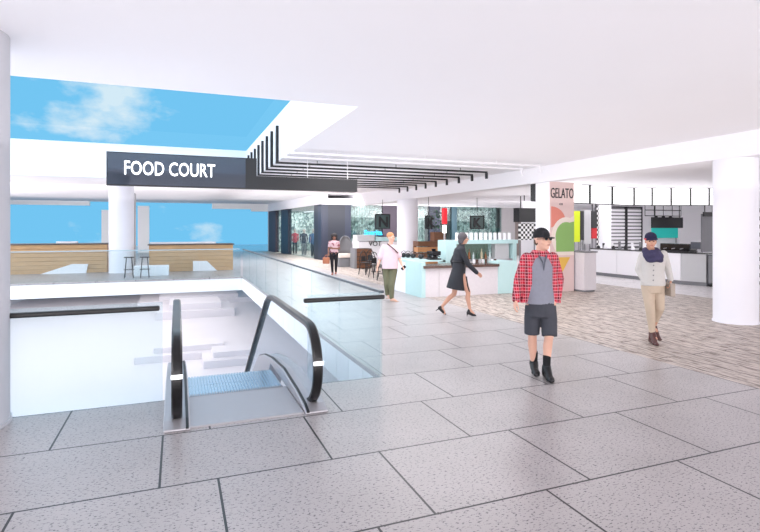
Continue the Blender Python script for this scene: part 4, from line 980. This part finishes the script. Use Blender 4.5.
obj('strap', tube(BM(), [(c.x, c.y-.07, c.z+.08), (c.x, c.y-.05, c.z+.14), (c.x, c.y+.03, c.z+.14), (c.x, c.y+.05, c.z+.08)], .008, 8), MATS['taupe_leather'], hg)

# ---- woman in coat, walking right
t, Q, s = person(456, 316, 'woman in a dark belted coat and black heels striding to the right')
hc = Q(463.6, 238.6); bm = BM(); P, Rm = head(bm, hc, PI/2-.15, .05, .92)
cx = Q(459.5, 262).x; pel = Q(459, 274)
loft(bm, [(pel.x, 0, .82, .11, .16), (cx, 0, 1.0, .09, .12), (Q(459.5, 252).x, 0, 1.2, .10, .15), (Q(460, 248).x, 0, 1.33, .08, .14), (Q(461, 247).x, 0, 1.38, .05, .06)], 20)
seg(bm, Q(461, 248), hc+Vector((-.01, 0, -.07)), .048, .046)
s1, e1, w1 = Q(460.5, 249.5, -.15), Q(466.5, 263.5, -.19), Q(475, 271.8, -.17)
s2, e2, w2 = Q(460, 249.5, .15), Q(454, 262, .20), Q(457, 273, .16)
limb(bm, [s1, e1, w1], [.044, .034, .024]); limb(bm, [s2, e2, w2], [.044, .034, .024])
hand(bm, w1, (1, 0, -.75), (.5, -.3, .6), (-.5, .6, -.5), .92, .5); hand(bm, w2, (.3, 0, -1), (1, 0, .2), (0, -1, 0), .92, .5)
hF, kF, aF = Q(461, 275, -.07), Q(467.6, 292, -.07), Q(469.3, 309.2, -.07)
hB, kB, aB = Q(458, 275, .07), Q(454.5, 294.5, .07), Q(442.3, 307.0, .07)
for h_, k_, a_ in ((hF, kF, aF), (hB, kB, aB)): 
    dcal = (a_-k_).normalized(); cf = k_.lerp(a_, .3)+Vector((-.02, 0, .0)); limb(bm, [h_, k_], [.08, .05]); limb(bm, [k_, cf, a_], [.048, .05, .028])
tF, tB = Q(475.0, 315.2, -.07), Q(446.0, 316.4, .07)
seg(bm, aF, Vector((aF.x+.07, aF.y, .06)), .03, .028); seg(bm, aB, tB+Vector((-.02, 0, .05)), .03, .027)
remesh('body', bm, SKIN2, t, .008); face_parts(P, Rm, t, .92)
COAT = mat('black_coat', (42, 44, 50), .8, var=.12, scale=20)
j = BM(); loft(j, [(Q(455.5, 289).x, 0, Q(0, 289).z, .185, .20), (Q(457, 278).x, 0, Q(0, 278).z, .16, .19), (Q(459, 268).x, 0, Q(0, 268).z, .135, .165), (Q(459.3, 261).x, 0, Q(0, 261).z, .115, .15), (Q(459.3, 254).x, 0, Q(0, 254).z, .125, .175), (Q(460, 249).x, 0, Q(0, 249).z, .11, .18), (Q(461, 246).x, 0, Q(0, 246).z, .07, .09), (Q(461.8, 244).x, 0, Q(0, 244).z, .065, .07)], 26)
limb(j, [s1, e1, w1], [.066, .052, .042]); limb(j, [s2, e2, w2], [.066, .052, .042])
for w_ in j.verts:
    if w_.co.z < .62: w_.co.x *= 1; w_.co.z += (w_.co.x-Q(455.5, 0).x)*-.18
so = remesh('coat', j, COAT, t, .009, 2)
bt = BM(); zz = Q(0, 261.5).z; tube(bt, [(Q(459.3, 0).x+.122*math.cos(a), .157*math.sin(a), zz) for a in [2*PI*k/24 for k in range(25)]], .018, 8, caps=False); obj('belt', bt, BLACK, so)
tube_ = BM(); tube(tube_, [Q(465.2, 276, -.1), Q(466.5, 285, -.12), Q(468.5, 291, -.12)], [.02, .016, .01], 8); obj('belt_end', tube_, BLACK, so)
for a_, toe in ((aF, tF), (aB, tB)):
    fwd = Vector((1, 0, 0)) if a_ is aF else (toe-a_).normalized()
    heelp = Vector((a_.x-.035, a_.y, a_.z-.06)) if a_ is aF else a_+Vector((-.05, 0, -.03))
    b = BM(); tp = Vector((toe.x, toe.y, .022)) if a_ is aF else Vector((toe.x, toe.y, .03))
    seg(b, heelp, heelp.lerp(tp, .55), .034, .034); seg(b, heelp.lerp(tp, .55), tp, .036, .016); seg(b, heelp, a_+Vector((-.015, 0, -.01)), .034, .03)
    seg(b, heelp+Vector((-.02, 0, -.02)), (Vector((heelp.x-.02, heelp.y, .008)) if a_ is aF else heelp+Vector((-.075, 0, -.055))), .012, .007)
    remesh('heeled_shoe', b, BLACK, t, .007, 1)
h_ = BM(); ball(h_, P(0, .028, .035), .112*.92, (.86, .98, .92), Rm); ball(h_, P(0, .062, -.05), .075, (1.0, .7, 1.1), Rm)
for k in (-1, 1): seg(h_, P(.066*k, .01, .04), P(.068*k, .03, -.085), .034, .026)
remesh('hair', h_, mat('dark_grey_hair', (84, 80, 84), .7, var=.4, scale=40), t, .009, 2)

# ---- man in pink top
t, Q, s = person(390, 301, 'man with ginger hair in a loose pale pink top and olive trousers')
hc = Q(391, 237.6); bm = BM(); P, Rm = head(bm, hc, .9, .05, 1.0)
cx = Q(390, 262).x
loft(bm, [(cx, 0, .82, .16, .11), (cx, 0, 1.05, .16, .12), (cx, 0, 1.28, .17, .11), (cx, 0, 1.34, .08, .07)], 18)
seg(bm, Q(390.3, 247), hc+Vector((0, .01, -.08)), .055, .052)
sL, eL, wL = Q(384.2, 248, .0), Q(380.2, 258.5, .05), Q(377.6, 266.2, -.04)
sR, eR, wR = Q(396.5, 248, .02), Q(399, 257.5, .03), Q(401.6, 264.5, -.08)
limb(bm, [sL, eL, wL], [.05, .042, .028]); limb(bm, [sR, eR, wR], [.05, .042, .028])
hand(bm, wL, (-.3, -.1, -1), (.2, -1, 0), (1, 0, 0), 1, .5); hand(bm, wR, (.5, -.3, -.8), (0, -1, .3), (-.6, 0, -.5), 1, .6)
hL, kL, aL = Q(386.5, 270, .03), Q(387, 283.5, .0), Q(387.3, 295.5, .10)
hR, kR, aR = Q(393.5, 270, .0), Q(391.5, 285, -.06), Q(391.6, 298.2, -.04)
for h_, k_, a_ in ((hL, kL, aL), (hR, kR, aR)): limb(bm, [h_, k_, a_], [.085, .055, .034])
seg(bm, aL, (aL.x+.10, aL.y-.06, .07), .034, .026); seg(bm, (aR.x, aR.y, .05), (aR.x+.10, aR.y-.10, .03), .036, .026); seg(bm, aR, (aR.x, aR.y, .04), .034, .036)
remesh('body', bm, SKIN, t, .009); face_parts(P, Rm, t, 1.0)
j = BM(); loft(j, [(cx, 0, Q(0, 268.5).z, .20, .15), (cx, 0, Q(0, 260).z, .19, .145), (cx, 0, 1.15, .18, .14), (cx, 0, 1.26, .18, .13), (cx, 0, 1.33, .15, .11), (cx, 0, 1.37, .075, .07)], 24)
limb(j, [sL, sL.lerp(eL, .8)], [.085, .095]); limb(j, [sR, sR.lerp(eR, .8)], [.075, .085])
so = remesh('loose_top', j, mat('pale_pink_cotton', (226, 202, 210), .9, var=.08, scale=12), t, .01, 2)
st = BM(); tube(st, [Q(387, 243.5, -.08), Q(390.5, 246, -.145), Q(394.5, 249.5, -.15), Q(398, 253, -.07)], .014, 6); obj('shoulder_strap', st, mat('brown_strap', (88, 56, 52), .6), so)
j = BM(); loft(j, [(cx, 0, .78, .14, .12), (cx, 0, .88, .16, .12)], 18)
for h_, k_, a_ in ((hL, kL, aL), (hR, kR, aR)): limb(j, [h_, k_, a_+Vector((0, 0, .03))], [.10, .078, .056])
remesh('trousers', j, mat('olive_cotton', (112, 112, 88), .9, var=.1, scale=15), t, .01, 2)
for a_, z_ in ((aL, .04), (aR, .0)):
    b = BM(); box(b, -.045, .045, -.17, .07, 0, .022); o = obj('sandal', b, mat('sand_leather', (206, 170, 150), .6), t, bev=.012); o.location = (a_.x+.03, a_.y, z_ if z_ == 0 else .045); o.rotation_euler = (0, 0, .7)
h_ = BM(); ball(h_, P(0, .026, .05), .104, (.82, .95, .80), Rm); remesh('hair', h_, mat('ginger_hair', (196, 138, 96), .8, var=.2, scale=40), t, .009, 2)
tag(obj('phone', box(BM(), -.035, .035, -.006, .006, -.065, .065), BLACKG, bev=.004), 'dark phone in the hand of the man in pink', 'phone')
ph = bpy.data.objects['phone']; wp = Q(403.2, 267.4, -.13); ph.location = t.location+Matrix.Rotation(-YAW, 3, 'Z') @ wp; ph.rotation_euler = (.3, .8, -YAW)

# ---- far woman
t, Q, s = person(333.5, 275, 'woman with dark curly hair in a pink patterned top and black trousers')
hc = Q(334.2, 237.0); bm = BM(); P, Rm = head(bm, hc, .1, .05, .95)
cx = Q(334, 250).x
loft(bm, [(cx, 0, .80, .15, .11), (cx, 0, 1.0, .12, .10), (cx, 0, 1.25, .15, .10), (cx, 0, 1.32, .07, .06)], 16)
seg(bm, Q(334.2, 243), hc+Vector((0, .01, -.07)), .05, .048)
sL, eL, wL = Vector((cx-.15, 0, 1.25)), Vector((cx-.21, .02, 1.0)), Vector((cx-.20, -.12, .86))
sR, eR, wR = Vector((cx+.15, 0, 1.25)), Vector((cx+.2, .0, 1.0)), Vector((cx-.02, -.17, 1.02))
limb(bm, [sL, eL, wL], [.042, .034, .025]); limb(bm, [sR, eR, wR], [.042, .034, .025]); hand(bm, wL, (-.1, -.3, -1), (1, 0, 0), (0, -1, 0), .9, .6); hand(bm, wR, (-1, 0, .1), (0, 0, 1), (0, 1, 0), .9, .5)
hL, kL, aL = Vector((cx-.08, 0, .8)), Vector((cx-.07, -.05, .45)), Vector((cx-.06, .02, .1)); hR, kR, aR = Vector((cx+.08, 0, .8)), Vector((cx+.08, .02, .46)), Vector((cx+.06, .12, .12))
for h_, k_, a_ in ((hL, kL, aL), (hR, kR, aR)): limb(bm, [h_, k_, a_], [.08, .052, .034]); seg(bm, a_, a_+Vector((0, -.1, -.06)), .03, .025)
remesh('body', bm, SKIN3, t, .009); face_parts(P, Rm, t, .95)
j = BM(); loft(j, [(cx, 0, .86, .17, .125), (cx, 0, 1.0, .145, .115), (cx, 0, 1.22, .165, .12), (cx, 0, 1.29, .12, .09), (cx, 0, 1.32, .08, .07)], 18); limb(j, [sL, sL.lerp(eL, .6)], [.058, .052]); limb(j, [sR, sR.lerp(eR, .6)], [.058, .052])
remesh('patterned_top', j, speckle('pink_print', (224, 190, 196), (150, 70, 84), .52, 9, .9), t, .01, 2)
j = BM(); loft(j, [(cx, 0, .76, .13, .11), (cx, 0, .88, .145, .11)], 16)
for h_, k_, a_ in ((hL, kL, aL), (hR, kR, aR)): limb(j, [h_, k_, a_], [.088, .06, .042])
remesh('trousers', j, mat('black_denim', (34, 32, 38), .9), t, .01, 2)
for a_, z_ in ((aL, 0), (aR, .03)):
    b = BM(); shoe(b, (a_.x, a_.y+.03, z_), (a_.x, a_.y-.18, z_)); remesh('shoe', b, mat('tan_shoe', (160, 96, 84), .6), t, .009, 2)
h_ = BM(); ball(h_, P(0, .03, .045), .12, (1, .95, .9), Rm)
for k in range(26):
    a = random.uniform(-.4, PI+.4); zz = random.uniform(-.12, .1); ball(h_, P(.105*math.cos(a), .02+.08*math.sin(a), zz), .036, u=10, v=6)
remesh('hair', h_, mat('black_curls', (34, 26, 28), .7, var=.3, scale=30), t, .01, 1)
hb_ = empty('shoulder_bag', 'tan and orange bag hanging at the far woman\'s hand', 'bag', t.location.copy(), -YAW)
b = BM(); c = wL+Vector((-.08, -.05, -.30)); box(b, c.x-.13, c.x+.13, c.y-.05, c.y+.05, c.z-.12, c.z+.12)
obj('bag_body', b, mat('tan_orange', (186, 116, 84), .7, var=.3), hb_, bev=.03); obj('strap', tube(BM(), [c+Vector((-.09, 0, .1)), c+Vector((0, 0, .22)), c+Vector((.09, 0, .1))], .012, 8), MATS['tan_orange'], hb_)
